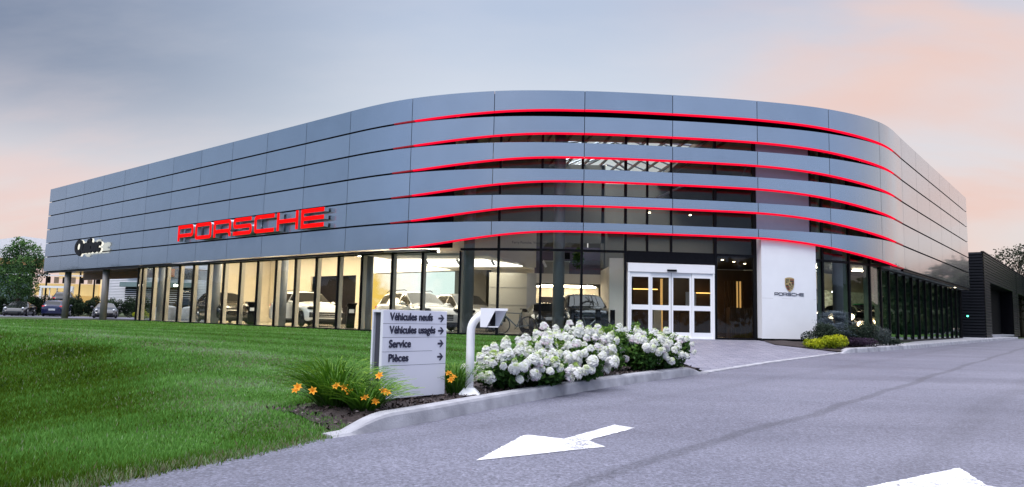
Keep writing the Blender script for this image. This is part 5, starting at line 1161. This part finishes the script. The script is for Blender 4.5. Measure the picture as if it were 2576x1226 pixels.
def car(kind, paint_, x, y, z, heading, label, name='car', cat='car', group=None, rim=None, lit=False, rails=False, plate=False, rear_light_bar=False, spoiler=False, glass=None, seed=0):
    S = SPEC[kind]; Lc = S['L']; f = lambda tb, u: float(np.interp(u, [a for a, _ in tb], [b for _, b in tb]))
    root = empty(name, (x, y, z), heading, label, cat, group); LOCAL.add(root.name)
    us = np.unique(np.concatenate([np.linspace(-.5, .5, 100), [S['wsd'][0], S['wsd'][1], S['rw'][0], S['rw'][1], S['sw'][0], S['sw'][1]]])); secs = []
    def sm(tb, u, w=.012): return (f(tb, u - w) + 2 * f(tb, u) + f(tb, u + w)) / 4
    for u in us:
        X_ = u * Lc; zt = sm(S['top'], u); zs = min(sm(S['sh'], u), zt - .03); w = sm(S['ws'], u) * S['W'] / (2 * max(b for _, b in S['ws'])); wr_ = min(sm(S['wr'], u), w - .02)
        zb_ = S['zb']; endf = max(0, (abs(u) - .44) / .06); zb_ += .10 * endf ** 2
        for ax in (S['fx'], S['rx']):
            dx = X_ - ax * Lc; ra = S['r'] + .045
            if abs(dx) < ra: zb_ = max(zb_, S['r'] + math.sqrt(ra * ra - dx * dx) - .02)
        zs = max(zs, zb_ + .05); zt = max(zt, zs + .02)
        cab = S['cab'][0] < u < S['cab'][1]
        zr_ = zt - (.055 if cab else .03) * min(1, (zt - zs) / .2)
        pts = [(w * .90, zb_), (w * .965, zb_ + (zs - zb_) * .12), (w * .995, zb_ + (zs - zb_) * .5), (w * .995, zb_ + (zs - zb_) * .82), (w * .975, zs)]
        for q in (.12, .5, .88): pts.append((w * .96 + (wr_ - w * .96) * q + (.02 if cab else .03) * math.sin(math.pi * q), zs + (zr_ - zs) * q))
        pts += [(wr_, zr_), (wr_ * .62, zt - .012), (0.0, zt)]
        secs.append((X_, pts))
    m = len(secs[0][1]); V = []
    for X_, pts in secs:
        for yy, zz_ in pts: V.append((X_, yy, zz_))
        for yy, zz_ in pts[:-1][::-1]: V.append((X_, -yy, zz_))
    K = 2 * m - 1; body = MB(); gl = {'windshield': MB(), 'rear_window': MB(), 'l': MB(), 'r': MB()}
    for g in (body, *gl.values()): g.v = list(V)
    for i in range(len(secs) - 1):
        uc = (us[i] + us[i + 1]) / 2
        for j in range(K - 1):
            fc = (i * K + j, i * K + j + 1, (i + 1) * K + j + 1, (i + 1) * K + j); jj = j if j < m - 1 else K - 2 - j; side = 'l' if j < m - 1 else 'r'; tgt = body
            if jj in (5, 6) and S['sw'][0] < uc < S['sw'][1] and not any(abs(uc - p) < .011 for p in S['pil']):
                zt = f(S['top'], uc); zs = f(S['sh'], uc)
                if zt - zs > .22 * (1.4 if kind != 'suv' else 1): tgt = gl[side]
            if jj >= 8 and S['wsd'][0] < uc < S['wsd'][1]: tgt = gl['windshield']
            if jj >= 8 and S['rw'][0] < uc < S['rw'][1]: tgt = gl['rear_window']
            tgt.f.append(fc); tgt.m.append(0)
    body.f.append(tuple(range(K))[::-1]); body.m.append(0); b_ = (len(secs) - 1) * K; body.f.append(tuple(b_ + k for k in range(K))); body.m.append(0)
    def compact(mb):
        used = sorted({i for f_ in mb.f for i in f_}); ix = {a: k for k, a in enumerate(used)}; mb.v = [mb.v[a] for a in used]; mb.f = [tuple(ix[a] for a in f_) for f_ in mb.f]; return mb
    body.build('body', paint_, root, smooth=True)
    gm = glass or m_cg
    for k, nm in (('windshield', 'windshield'), ('rear_window', 'rear_window'), ('l', 'side_window'), ('r', 'side_window')):
        if gl[k].f: compact(gl[k]).build(nm, gm, root, smooth=True)
    W2 = S['W'] / 2
    MB().box((0, 0, S['zb'] + .2), (Lc * .9, W2 * 1.42, .36)).box((S['fx'] * Lc, 0, S['r'] + .05), (.78, W2 * 1.3, .60)).box((S['rx'] * Lc, 0, S['r'] + .05), (.78, W2 * 1.3, .60)).build('underbody', m_trim, root)
    for ax in (S['fx'], S['rx']):
        for sd in (1, -1):
            r = S['r']; yc = sd * (W2 - .135); wh = MB().torus((ax * Lc, yc, r), r * .80, r * .205, n=28, m=8); wh.cyl((ax * Lc, yc - .10, r), (ax * Lc, yc + .10, r), r * .82, n=24)
            for v_i in range(len(wh.v)):
                vx, vy, vz = wh.v[v_i]; 
            w_ = wh.build('wheel', m_rub, root, smooth=False)
            rm = MB(); cyo = yc + sd * .105
            for k in range(5):
                a = k * 2 * math.pi / 5 + .3; c = (ax * Lc, cyo, r)
                for da in (-.13, .13): rm.tube([(c[0] + math.cos(a) * r * .12, cyo + sd * .01, c[2] + math.sin(a) * r * .12), (c[0] + math.cos(a + da) * r * .68, cyo, c[2] + math.sin(a + da) * r * .68)], [r * .07, r * .05], n=4)
            rm.torus((ax * Lc, cyo - sd * .005, r), r * .70, r * .045, n=24, m=5); rm.cyl((ax * Lc, cyo - .01, r), (ax * Lc, cyo + .015 * sd + .01, r), r * .15, n=10)
            rm.build('rim', rim or m_rim_s, w_)
    yf = .64 * W2 / .97
    hz = {'suv': .86, 'sports': .66, 'hatch': .74, 'classic': .66}[kind]
    for sd in (1, -1):
        if kind in ('sports', 'classic'):
            MB().ball((Lc * (.437 if kind == 'sports' else .452), sd * yf * 1.02, hz), (.15, .115, .12), n=14, m=10).build('headlight', m_hl if not lit else m_spark, root, smooth=True)
        else:
            MB().ball((Lc * .447, sd * yf * 1.07, hz), (.20, .17, .085), n=14, m=8).build('headlight', m_trim if kind == 'suv' else m_hl, root, smooth=True)
            if kind == 'suv':
                for q in range(2): MB().ball((Lc * .462 - q * .06, sd * (yf * 1.0 + q * .09), hz + .01 + q * .02), (.11, .05, .05), n=8, m=6).build('headlight_lens', m_hl if not lit else m_spark, root, smooth=True)
        tz = {'suv': .98, 'sports': .72, 'hatch': .90, 'classic': .6}[kind]
        MB().ball((-Lc * .475, sd * yf * (1.06 if kind != 'classic' else .95), tz), (.07 if kind != 'hatch' else .09, .17, .055 if kind != 'hatch' else .07), n=12, m=8).build('tail_light', m_tl, root, smooth=True)
        mz = {'suv': 1.12, 'sports': .93, 'hatch': 1.0, 'classic': .9}[kind]; mx_ = Lc * (S['cab'][1] - .075)
        if kind != 'classic': MB().ball((mx_, sd * (W2 + .08), mz), (.09, .12, .075), n=10, m=8).tube([(mx_ + .02, sd * (W2 - .1), mz - .07), (mx_ + .02, sd * (W2 + .03), mz - .04)], .022, n=5).build('mirror', paint_, root, smooth=True)
    if rear_light_bar: MB().box((-Lc * .488, 0, .99), (.05, 1.3, .05)).build('light_bar', m_tl, root)
    if kind in ('suv', 'hatch'):
        gz = .56 if kind == 'suv' else .46
        g = MB().box((Lc * .499, 0, gz), (.07, .84, .24)).build('grille', m_trim, root, bevel=.02)
        for sd in (1, -1): MB().box((Lc * .486, sd * .70, gz - .01), (.10, .36, .24), rz=-sd * .42).build('air_intake', m_trim, root, bevel=.02)
        for q in (-.06, .03): MB().box((Lc * .506, 0, gz + q), (.05, 1.20, .020)).build('grille_bar', paint_ if paint_ is P_white else m_rim_d, root)
        MB().box((Lc * .490, 0, .33), (.10, 1.35, .12)).build('lower_trim', m_trim, root, bevel=.02)
        for sd in (1, -1): MB().box((.02, sd * (W2 - .06), S['zb'] + .04), (Lc * .38, .06, .09)).build('side_sill', m_trim, root)
    if kind == 'sports':
        for sd in (1, -1): MB().box((Lc * .484, sd * .56, .27), (.12, .40, .13), rz=-sd * .28).build('air_intake', m_trim, root, bevel=.02); MB().box((Lc * .484, sd * .60, .38), (.12, .30, .026), rz=-sd * .28).build('running_light', m_hl, root)
        MB().box((Lc * .497, 0, .25), (.08, .7, .13)).build('air_intake', m_trim, root, bevel=.02)
    if kind == 'classic':
        MB().box((Lc * .495, 0, .40), (.08, 1.30, .07)).build('bumper', m_rim_s, root, bevel=.02)
    if spoiler: MB().box((-Lc * .44, 0, 1.0), (.32, 1.2, .04)).box((-Lc * .42, .4, .93), (.1, .05, .12)).box((-Lc * .42, -.4, .93), (.1, .05, .12)).build('rear_wing', paint_, root)
    if rails:
        for sd in (1, -1): MB().tube([(-Lc * .33, sd * .62, 1.62), (-Lc * .27, sd * .64, 1.70), (Lc * .02, sd * .64, 1.72), (Lc * .06, sd * .63, 1.66)], .018, n=6).build('roof_rail', m_trim, root)
    if plate: MB().box((-Lc * .503, 0, .62), (.03, .5, .16)).build('number_plate', m_plate, root)
    if kind in ('suv', 'hatch'):
        for sd in (1, -1):
            for u_ in (-.10, .085): MB().tube([(u_ * Lc - .09, sd * (W2 - .01), .90), (u_ * Lc + .09, sd * (W2 - .01), .91)], .014, n=5).build('door_handle', paint_, root)
    return root
hd = lambda deg: R_(deg)
GI = 'cars inside the glazed showroom'
m_cgt = pm('tinted_car_window', (.03, .028, .022), .04, 0, spec=.7, noise=.1)
car('suv', P_black, -15.85, 40.0, .0, hd(-52), 'black SUV behind the left hand windows, facing right', 'suv', 'car', GI, m_rim_s, lit=False)
car('suv', P_white, -10.05, 35.55, .0, hd(-50), 'white SUV with a black grille between the black SUV and the picture wall', 'suv', 'car', GI, m_rim_d, rails=True)
car('suv', P_white, -4.15, 31.9, .0, hd(-54), 'white SUV with roof rails in front of the yellow picture wall', 'suv', 'car', GI, m_rim_s, rails=True, glass=m_cgt)
car('suv', P_silver, -2.25, 33.5, .0, hd(-58), 'silver SUV half hidden behind a white SUV and the white card reader box', 'suv', 'car', GI, m_rim_d)
car('sports', P_olive, 1.50, 31.0, .0, hd(-82), 'low dark bronze sports car behind the bicycle and a grey column', 'sports_car', 'car', GI, m_rim_d)
car('suv', P_slate, 3.05, 30.6, .0, hd(-86), 'slate grey SUV seen head on left of the entrance doors', 'suv', 'car', GI, m_rim_d)
car('classic', P_black, 13.0, 31.9, .32, hd(-66), 'black classic car with a lit headlamp just right of the white pylon', 'classic_car', 'car', GI, m_rim_s, lit=True)
car('classic', P_cream, 15.2, 33.4, .28, hd(-150), 'cream classic car behind the blue spruce', 'classic_car', 'car', GI, m_rim_s)
car('classic', P_green, 17.9, 36.9, .45, hd(-118), 'bright green classic car in front of the lit display shelves', 'classic_car', 'car', GI, m_rim_s)
car('classic', P_mauve, 15.7, 33.2, .0, hd(-125), 'rose grey classic car with a black raised hood below the green one', 'classic_car', 'car', GI, m_rim_s, lit=True)
car('classic', P_cream, 17.3, 35.0, .1, hd(-129), 'pale yellow classic car at the last clear window pane before the green glass', 'classic_car', 'car', GI, m_rim_s, lit=True)
GO_ = 'cars parked beyond the overhang'
car('sports', P_black, -42.6, 63.2, -.165, hd(-68), 'black convertible sports car at the far left, facing the lawn', 'sports_car', 'car', GO_, m_rim_s)
car('hatch', P_navy, -40.9, 65.6, -.165, hd(112), 'navy hatchback seen from behind through the left column', 'hatchback', 'car', GO_, m_rim_s, plate=True)
car('sports', P_charc, -34.1, 61.3, -.165, hd(-62), 'dark coupe with a rear wing between the right column and the glazing', 'sports_car', 'car', GO_, m_rim_s, spoiler=True)
car('suv', P_charc, -46.4, 75.5, .62, hd(118), 'dark estate car behind the hedge before the lit entrance', 'suv', 'car', GO_, m_rim_s, rails=True)
car('suv', P_white, -26.8, 66.0, .15, hd(140), 'white SUV parked outside, seen through the left glass bays', 'suv', 'car', 'cars seen through the corner glazing', m_rim_s)
car('suv', P_black, -30.6, 69.0, .15, hd(150), 'black SUV parked outside left of the white one, seen through the corner glass', 'suv', 'car', 'cars seen through the corner glazing', m_rim_s)
# ================================================================== SHOWROOM OBJECTS
def bike(x, y, heading, label, col):
    root = empty('bicycle', (x, y, 0), heading, label, 'bicycle', 'bicycles behind the front glass'); LOCAL.add(root.name); mf = pm('bicycle_frame_' + col, (.12, .15, .17), .35, .4)
    for nm, cx_ in (('wheel', .52), ('wheel', -.50)):
        w = MB().torus((cx_, 0, .34), .325, .022, n=32, m=6); 
        for k in range(10):
            a = k * math.pi / 5; w.tube([(cx_, 0, .34), (cx_ + .31 * math.cos(a), 0, .34 + .31 * math.sin(a))], .0025, n=3)
        w.cyl((cx_, -.03, .34), (cx_, .03, .34), .03, n=8); w.build(nm, m_rub, root)
    fr = MB(); bb_ = (-.08, 0, .28); seat_ = (-.24, 0, .78); head = (.36, 0, .80); headl = (.385, 0, .70)
    for a, b, r in ((bb_, seat_, .019), (seat_, head, .018), (headl, bb_, .026), (bb_, (-.50, .04, .34), .012), (bb_, (-.50, -.04, .34), .012), (seat_, (-.50, .04, .34), .010), (seat_, (-.50, -.04, .34), .010), (head, headl, .024)): fr.tube([a, b], r, n=6)
    fr.build('frame', mf, root)
    MB().tube([headl, (.52, .045, .34)], [.02, .012], n=6).tube([headl, (.52, -.045, .34)], [.02, .012], n=6).build('fork', mf, root)
    MB().tube([(-.24, 0, .76), (-.29, 0, .94)], .014, n=6).box((-.30, 0, .955), (.25, .09, .03)).build('saddle', m_black, root)
    MB().tube([head, (.37, 0, .88), (.45, 0, .89)], .014, n=6).tube([(.45, -.21, .89), (.45, .21, .89)], .013, n=6).tube([(.45, .21, .89), (.54, .21, .88), (.55, .21, .79), (.47, .21, .76)], .013, n=6).tube([(.45, -.21, .89), (.54, -.21, .88), (.55, -.21, .79), (.47, -.21, .76)], .013, n=6).build('handlebar', m_black, root)
    MB().torus((-.08, .05, .28), .085, .006, n=18, m=4).tube([(-.08, .06, .28), (.04, .07, .18)], .010, n=5).tube([(-.08, -.06, .28), (-.2, -.07, .38)], .010, n=5).build('crank', m_rim_d, root)
    return root
bike(.18, 27.6, hd(184), 'dark grey racing bicycle standing behind the glass above the hydrangeas, left one', 'grey')
bike(2.95, 27.4, hd(10), 'dark bicycle behind the glass beside the black bollards, partly hidden by a column', 'dark')
def stand(x, y, rz_, label):
    r = empty('display_stand', (x, y, 0), rz_, label, 'display stand', 'information stands beside the cars'); LOCAL.add(r.name)
    MB().box((0, 0, .5), (.10, .36, 1.0), tilt=('Y', .12)).build('leg_panel', m_black, r); MB().box((.04, 0, 1.02), (.30, .42, .04), tilt=('Y', -.5)).build('screen', m_idark, r); MB().box((.08, 0, .80), (.02, .22, .26)).build('price_card', m_white, r); MB().box((0, 0, .01), (.4, .4, .02)).build('foot', m_black, r)
stand(-12.55, 35.3, R_(-60), 'slim black information stand between the black SUV and the first white SUV')
stand(-6.95, 31.7, R_(-60), 'black information stand with a pale card between the two white SUVs')
for k, (x, y) in enumerate(((2.30, 26.95), (3.25, 27.0), (4.05 - .25, 27.05))):
    b = MB().box((x, y, .5), (.17, .17, .98)).build('bollard', m_black, None, bevel=.01, loc=None); tag(b, ('black square bollard nearest the grey column behind the glass', 'middle one of three black square bollards behind the glass', 'rightmost black square bollard, beside the pale wall left of the doors')[k], 'bollard', 'black bollards behind the front glass')
pdm = MB().box((-2.75, 27.9, .12), (.55, .3, .24)).build('display_block', m_white); tag(pdm, 'small white block on the showroom floor at the foot of the dark mullion', 'display block')
# upstairs plant, desk and chairs
bush('potted_plant', 3.35, 36.5, 3.15, .38, .38, 1.15, 700, .12, m_hyl, 'dark potted tree on the upper floor behind the glass', cat='plant', seed=44, lumps=6)
dk = empty('desk', (2.3, 37.2, 2.86), 0, 'white desk on the upper floor left of the potted tree', 'desk')
MB().box((2.3, 37.2, 3.55), (1.4, .6, .05)).build('desk_top', m_white, dk); MB().box((2.3, 36.95, 3.2), (1.3, .04, .65)).build('front_board', m_igrey, dk)
sc = empty('monitor', (2.7, 37.2, 3.6), 0, 'dark monitor on the upper floor desk', 'monitor'); MB().box((2.7, 37.2, 3.86), (.6, .04, .34)).build('screen', m_idark, sc); MB().box((2.7, 37.22, 3.64), (.06, .05, .1)).build('foot', m_black, sc)
tv = MB().box((2.15, 40.3, 1.5), (1.1, .05, .65)).build('television', m_idark); tag(tv, 'dark wall screen in the lit room behind the sports car', 'television')
pl2 = bush('potted_plant', 1.12, 32.6, 0, .2, .2, 1.2, 350, .09, m_hyl, 'slim potted plant left of the bronze sports car inside the showroom', cat='plant', seed=45, lumps=5)

# ================================================================== BEYOND THE OVERHANG
m_nwhite = pm('pale_cladding', (.80, .78, .80), .5, noise=.03); m_corr = pm('white_corrugated_metal', (.62, .62, .66), .4, noise=.03)
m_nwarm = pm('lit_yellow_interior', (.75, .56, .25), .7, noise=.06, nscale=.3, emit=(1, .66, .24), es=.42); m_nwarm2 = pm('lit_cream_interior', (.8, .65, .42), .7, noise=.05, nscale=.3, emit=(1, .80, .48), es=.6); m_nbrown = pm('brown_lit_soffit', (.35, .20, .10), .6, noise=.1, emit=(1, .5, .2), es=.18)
nb = empty('neighbour_building', (-50, 82, .6), 0, 'pale building with yellow lit glazing behind the hedge at the far left', 'building')
def nbox(name, x0, x1, y0, y1, z0, z1, mat, par=nb): return MB().box(((x0 + x1) / 2, (y0 + y1) / 2, (z0 + z1) / 2), (abs(x1 - x0), abs(y1 - y0), z1 - z0)).build(name, mat, par)
u_ = MB(); prof = [(-66, 6.0), (-44.3, 6.0), (-44.3, 7.9), (-51.5, 8.12), (-54.0, 8.4), (-57.0, 7.95), (-66, 7.4)]
u_.add([(x, 79.6, z) for x, z in prof] + [(x, 95, z) for x, z in prof], [tuple(range(7))] + [tuple(range(7, 14))[::-1]] + [(i, i + 7, (i + 1) % 7 + 7, (i + 1) % 7) for i in range(7)]); u_.build('upper_cladding', m_nwhite, nb)
for x in (-63, -60, -57, -54.5, -52, -49): nbox('cladding_joint', x - .02, x + .02, 79.57, 79.62, 6.05, 7.7, m_igrey)
nbox('cladding_joint', -66, -44.4, 79.57, 79.61, 6.9, 6.94, m_igrey)
nbox('lit_wall', -53.1, -46.0, 84.0, 84.2, .3, 3.4, m_nwarm); nbox('upper_lit_wall', -53.1, -46.0, 85.0, 85.2, 4.0, 5.3, m_nwarm2); nbox('lit_soffit', -66, -44.3, 80.0, 84, 5.3, 6.0, m_nbrown)
nbox('floor_edge', -66, -44.2, 79.9, 80.2, 4.12, 4.24, m_nwhite); nbox('storey_band', -53.1, -46.0, 80.9, 81.4, 2.0, 3.3, m_nwarm)
nbox('dark_glass', -66, -53.2, 80.4, 80.6, .3, 5.3, pm('teal_dark_glass', (.12, .17, .17), .1, noise=.3, nscale=.5))
for x in (-53.1, -51.3, -47.6, -46.0): nbox('mullion', x - .06, x + .06, 79.95, 80.1, .4, 5.3, m_black)
for k in range(7): nbox('office_blind', -52.8 + k * .95, -52.3 + k * .95, 82.2, 82.3, 3.4, 4.1, m_igrey if k % 2 else m_idark)
for x in (-51.1, -47.75): nbox('door_post', x - .12, x + .12, 78.8, 79.1, .5, 2.75, m_whitedoor)
nbox('door_header', -51.25, -47.6, 78.8, 79.1, 2.75, 2.98, m_whitedoor)
for x in (-50.2, -49.4, -48.6): nbox('door_leaf_frame', x - .04, x + .04, 78.95, 79.05, .5, 2.75, m_whitedoor)
nbox('end_wall', -46.0, -44.3, 81.2, 81.6, .3, 5.3, m_nwarm2)
gb = empty('corrugated_building', (-38, 80, .6), 0, 'white corrugated metal building with a louvred opening right of the yellow lit one', 'building')
cg = MB()
for k in range(34):
    z = .3 + k * .17; cg.add([(-44.3, 79.5, z), (-27, 75.5, z), (-27, 75.46, z + .085), (-44.3, 79.46, z + .085), (-27, 75.5, z + .17), (-44.3, 79.5, z + .17)], [(0, 1, 2, 3), (3, 2, 4, 5)])
cg.build('corrugated_wall', m_corr, gb); nbox('corner_trim', -44.4, -44.2, 79.3, 79.7, .3, 6.1, m_corr, gb); nbox('roof_edge', -44.4, -27, 79.6, 84, 6.05, 6.2, m_nwhite, gb)
lvr = -.2273
for x0_, n_ in ((-39.9, 9), (-35.6, 9)):
    yy = 79.3 - (x0_ + 44.3) * .2312
    lv = MB()
    for k in range(n_): lv.box((x0_, yy - .1, 1.0 + k * .22), (3.9, .12, .09), rz=lvr)
    lv.build('louvre', m_corr, gb); MB().box((x0_, yy + .02, 1.95), (4.0, .05, 2.1), rz=lvr).build('louvre_recess', m_idark, gb)
    MB().box((x0_, yy - .3, 3.3), (4.4, .9, .5), rz=lvr).build('canopy', pm('teal_canopy', (.18, .25, .25), .4, noise=.1), gb); MB().box((x0_ + .4, yy - .8, 3.25), (.8, .12, .22), rz=lvr).build('wall_lamp', m_lamp_n, gb)
    MB().box((x0_ - .6, yy - .05, 4.7), (3.0, .06, 1.0), rz=lvr).build('high_window', pm('violet_reflection_pane', (.10, .09, .14), .2, noise=.2), gb)  # dark pane with its violet reflection put into the base colour
tree('street_tree', -45.1, 66.5, -.1, 6.9, 2.15, 9500, .17, m_leaf, 'leafy green tree at the far left edge in front of the pale building', trunk=.09, clear=.22, seed=2, lumps=26, squash=.85)
# clipped hedge plants in a row
for k in range(15):
    x = -50.0 + k * 1.18; lab = 'dark hedge bush in the row behind the parked cars'
    r_ = bush('hedge_bush', x, 68.5 + .6 * math.sin(k * 2.1), -.15, .95, .75, 1.85 + .20 * math.sin(k * 1.7), 3800, .13, m_hedge, lab, cat='hedge bush', group='hedge bushes behind the parked cars', seed=60 + k, stem=False, lumps=8)
bush('yellow_shrub', -29.6, 58.8, -.18, 1.0, .5, .75, 1200, .10, m_gold_l, 'yellow flowering shrub beside the pale boulders left of the glazing', seed=90)
m_stone = pm('pale_boulder', (.42, .42, .45), .8, color2=(.62, .62, .64), nscale=1.6, detail=8, bump=.6, bscale=6)
def boulder(x, y, z, s, label, seed):
    rng = np.random.default_rng(seed); b = MB().ball((0, 0, 0), 1, n=14, m=10); v = np.array(b.v); 
    v = np.sign(v) * np.abs(v) ** .32; v *= (1 + .05 * np.sin(v[:, :1] * 5 + seed) + .04 * np.cos(v[:, 1:2] * 7)); v = v * np.array(s) + np.array([x, y, z + s[2] * .9]); b.v = [tuple(p) for p in v]
    tag(b.build('boulder', m_stone, None, smooth=True), label, 'boulder', 'pale stone blocks by the corner glazing')
boulder(-29.3, 62.0, -.18, (.75, .5, .62), 'pale squared boulder left of the dark corner mullion', 1)
boulder(-27.4, 62.5, -.18, (.7, .5, .60), 'pale squared boulder seen through the first glass bays', 2)
boulder(-25.7, 62.4, -.18, (.6, .5, .5), 'smaller pale boulder seen through the third glass bay', 3)
fe = MB(); fe.tube([(-25.4, 60, .95), (-21.5, 60, .95)], .03, n=5); fe.tube([(-25.4, 60, .1), (-21.5, 60, .1)], .03, n=5)
for k in range(14): fe.tube([(-25.4 + k * .3, 60, .1), (-25.4 + k * .3, 60, .95)], .018, n=4)
for x in (-25.4, -21.5): fe.tube([(x, 60, -.18), (x, 60, 1.0)], .03, n=5)
tag(fe.build('railing', m_whitedoor), 'low white metal railing seen through the corner glazing', 'railing')
# ================================================================== DARK SERVICE BUILDING ON THE RIGHT
m_dark = pm('black_corrugated_metal', (.012, .013, .018), .4, .0, spec=.22, noise=.1, nscale=2); m_darkg = pm('black_garage_door', (.002, .002, .003), .8, spec=.1)
D0_ = Vector((32.3, 49.4, 0)); dU = uB; dN = nB
db = empty('service_building', (32.3, 49.4, -.1), 0, 'black corrugated service building with recessed garage doors behind the right end', 'building')
def ribs(name, a, b, zlo, zhi, out, pitch=.20, par=db, cut=()):
    """horizontal trapezoid ribs between plan points a and b; out = outward normal"""
    m = MB(); n = int(round((zhi - zlo) / pitch)); p = (zhi - zlo) / n
    for k in range(n):
        z = zlo + k * p; prof = ((0, 0), (.055, p * .18), (.055, p * .62), (0, p * .80), (0, p))
        v = []
        for q in (a, b):
            for o, dz in prof: v.append((q[0] + out.x * o, q[1] + out.y * o, z + dz))
        m.add(v, [(j, 5 + j, 5 + j + 1, j + 1) for j in range(4)])
    return m.build(name, m_dark, par)
def DP(t, n_=0.0): p = D0_ + dU * t + dN * n_; return (p.x, p.y)
ZT = 5.85
ribs('side_cladding', DP(0), DP(22.0), 3.92, ZT, -dN); ribs('side_cladding', DP(22.3), DP(70), 3.92, ZT, -dN)
ribs('side_cladding', DP(0), DP(3.1), 0.0, 3.92, -dN); ribs('side_cladding', DP(18.45), DP(23.5), .0, 3.92, -dN)
fa = DP(0); fbk = (D0_ + dN * 9); ribs('front_cladding', fa, (fbk.x, fbk.y), 0, ZT, -dU)
MB().hexa([DP(.0, .02), DP(70, .02), DP(70, 12), DP(.02, 12)], 3.9, ZT - .02).build('core', m_blackwall, db)
MB().hexa([DP(2.9, .9), DP(70, .9), DP(70, 1.2), DP(2.9, 1.2)], -.1, 3.9).build('garage_door', m_darkg, db)
MB().hexa([DP(.0, .02), DP(3.1, .02), DP(3.1, .9), DP(.0, .9)], -.1, 3.9).build('pier', m_blackwall, db); MB().hexa([DP(18.45, .02), DP(23.5, .02), DP(23.5, .9), DP(18.45, .9)], -.1, 3.9).build('pier', m_blackwall, db)
MB().hexa([DP(-.06, -.08), DP(70, -.08), DP(70, .1), DP(-.06, .1)], ZT, ZT + .06).build('coping', m_dark, db)
MB().hexa([DP(3.1, -.02), DP(18.45, -.02), DP(18.45, .9), DP(3.1, .9)], .0, .16).build('threshold', m_conc, db)
MB().hexa([DP(22.0, -.02), DP(22.3, -.02), DP(22.3, .1), DP(22.0, .1)], 0, ZT).build('expansion_joint', m_blackwall, db)
gl_ = MB().ball((30.6, 48.6, 1.42), .055, n=8, m=6).build('indicator_lamp', lamp_mat('green_indicator', (.1, 1, .6), 6), db)
tree('street_tree', 53.5, 76, -.1, 9.6, 4.6, 4800, .24, m_leafd, 'dark bare branched tree behind the black service building', trunk=.2, clear=.30, seed=8, lumps=30, squash=.5)
tree('street_tree', 59.5, 79, -.1, 9.0, 4.0, 3600, .24, m_leafd, 'dark tree at the right edge behind the black service building', trunk=.2, clear=.35, seed=9, lumps=22, squash=.5)
# ================================================================== woods around the site (seen mirrored in the glass)
P = []; T = []
rng = np.random.default_rng(77)
for (x0, y0, x1, y1, n_, hm) in ((-90, -48, 90, -52, 60, 10.5), (64, 84, 76, 72, 9, 9.5), (79, 69, 92, 50, 12, 3.6), (51.5, 62, 62, 40, 16, 2.3), (94, 46, 104, 0, 18, 8), (-92, -40, -92, 30, 30, 9), (-92, 31, -98, 104, 34, 5.6)):
    for k in range(n_):
        t = (k + rng.random() * .8) / n_; cx_, cy_ = x0 + (x1 - x0) * t, y0 + (y1 - y0) * t; hh = hm * (.65 + .5 * rng.random())
        bl = [(cx_, cy_, hh * .45, 3.0, 3.0, hh * .45)] + [(cx_ + rng.normal(0, 1.3), cy_ + rng.normal(0, 1.3), hh * rng.uniform(.5, .95), 1.5, 1.5, 1.3) for _ in range(5)]
        p, tn = blob_points(bl, 520, .25, rng); P.append(p); T.append(tn)
P = np.concatenate(P); T = np.concatenate(T); V, F, t = rot_leaves(P, 1.05, .75, T, .2, rng=rng)
tag(np_mesh('far_woods', V, F, m_leafd, None, t), kind='stuff')
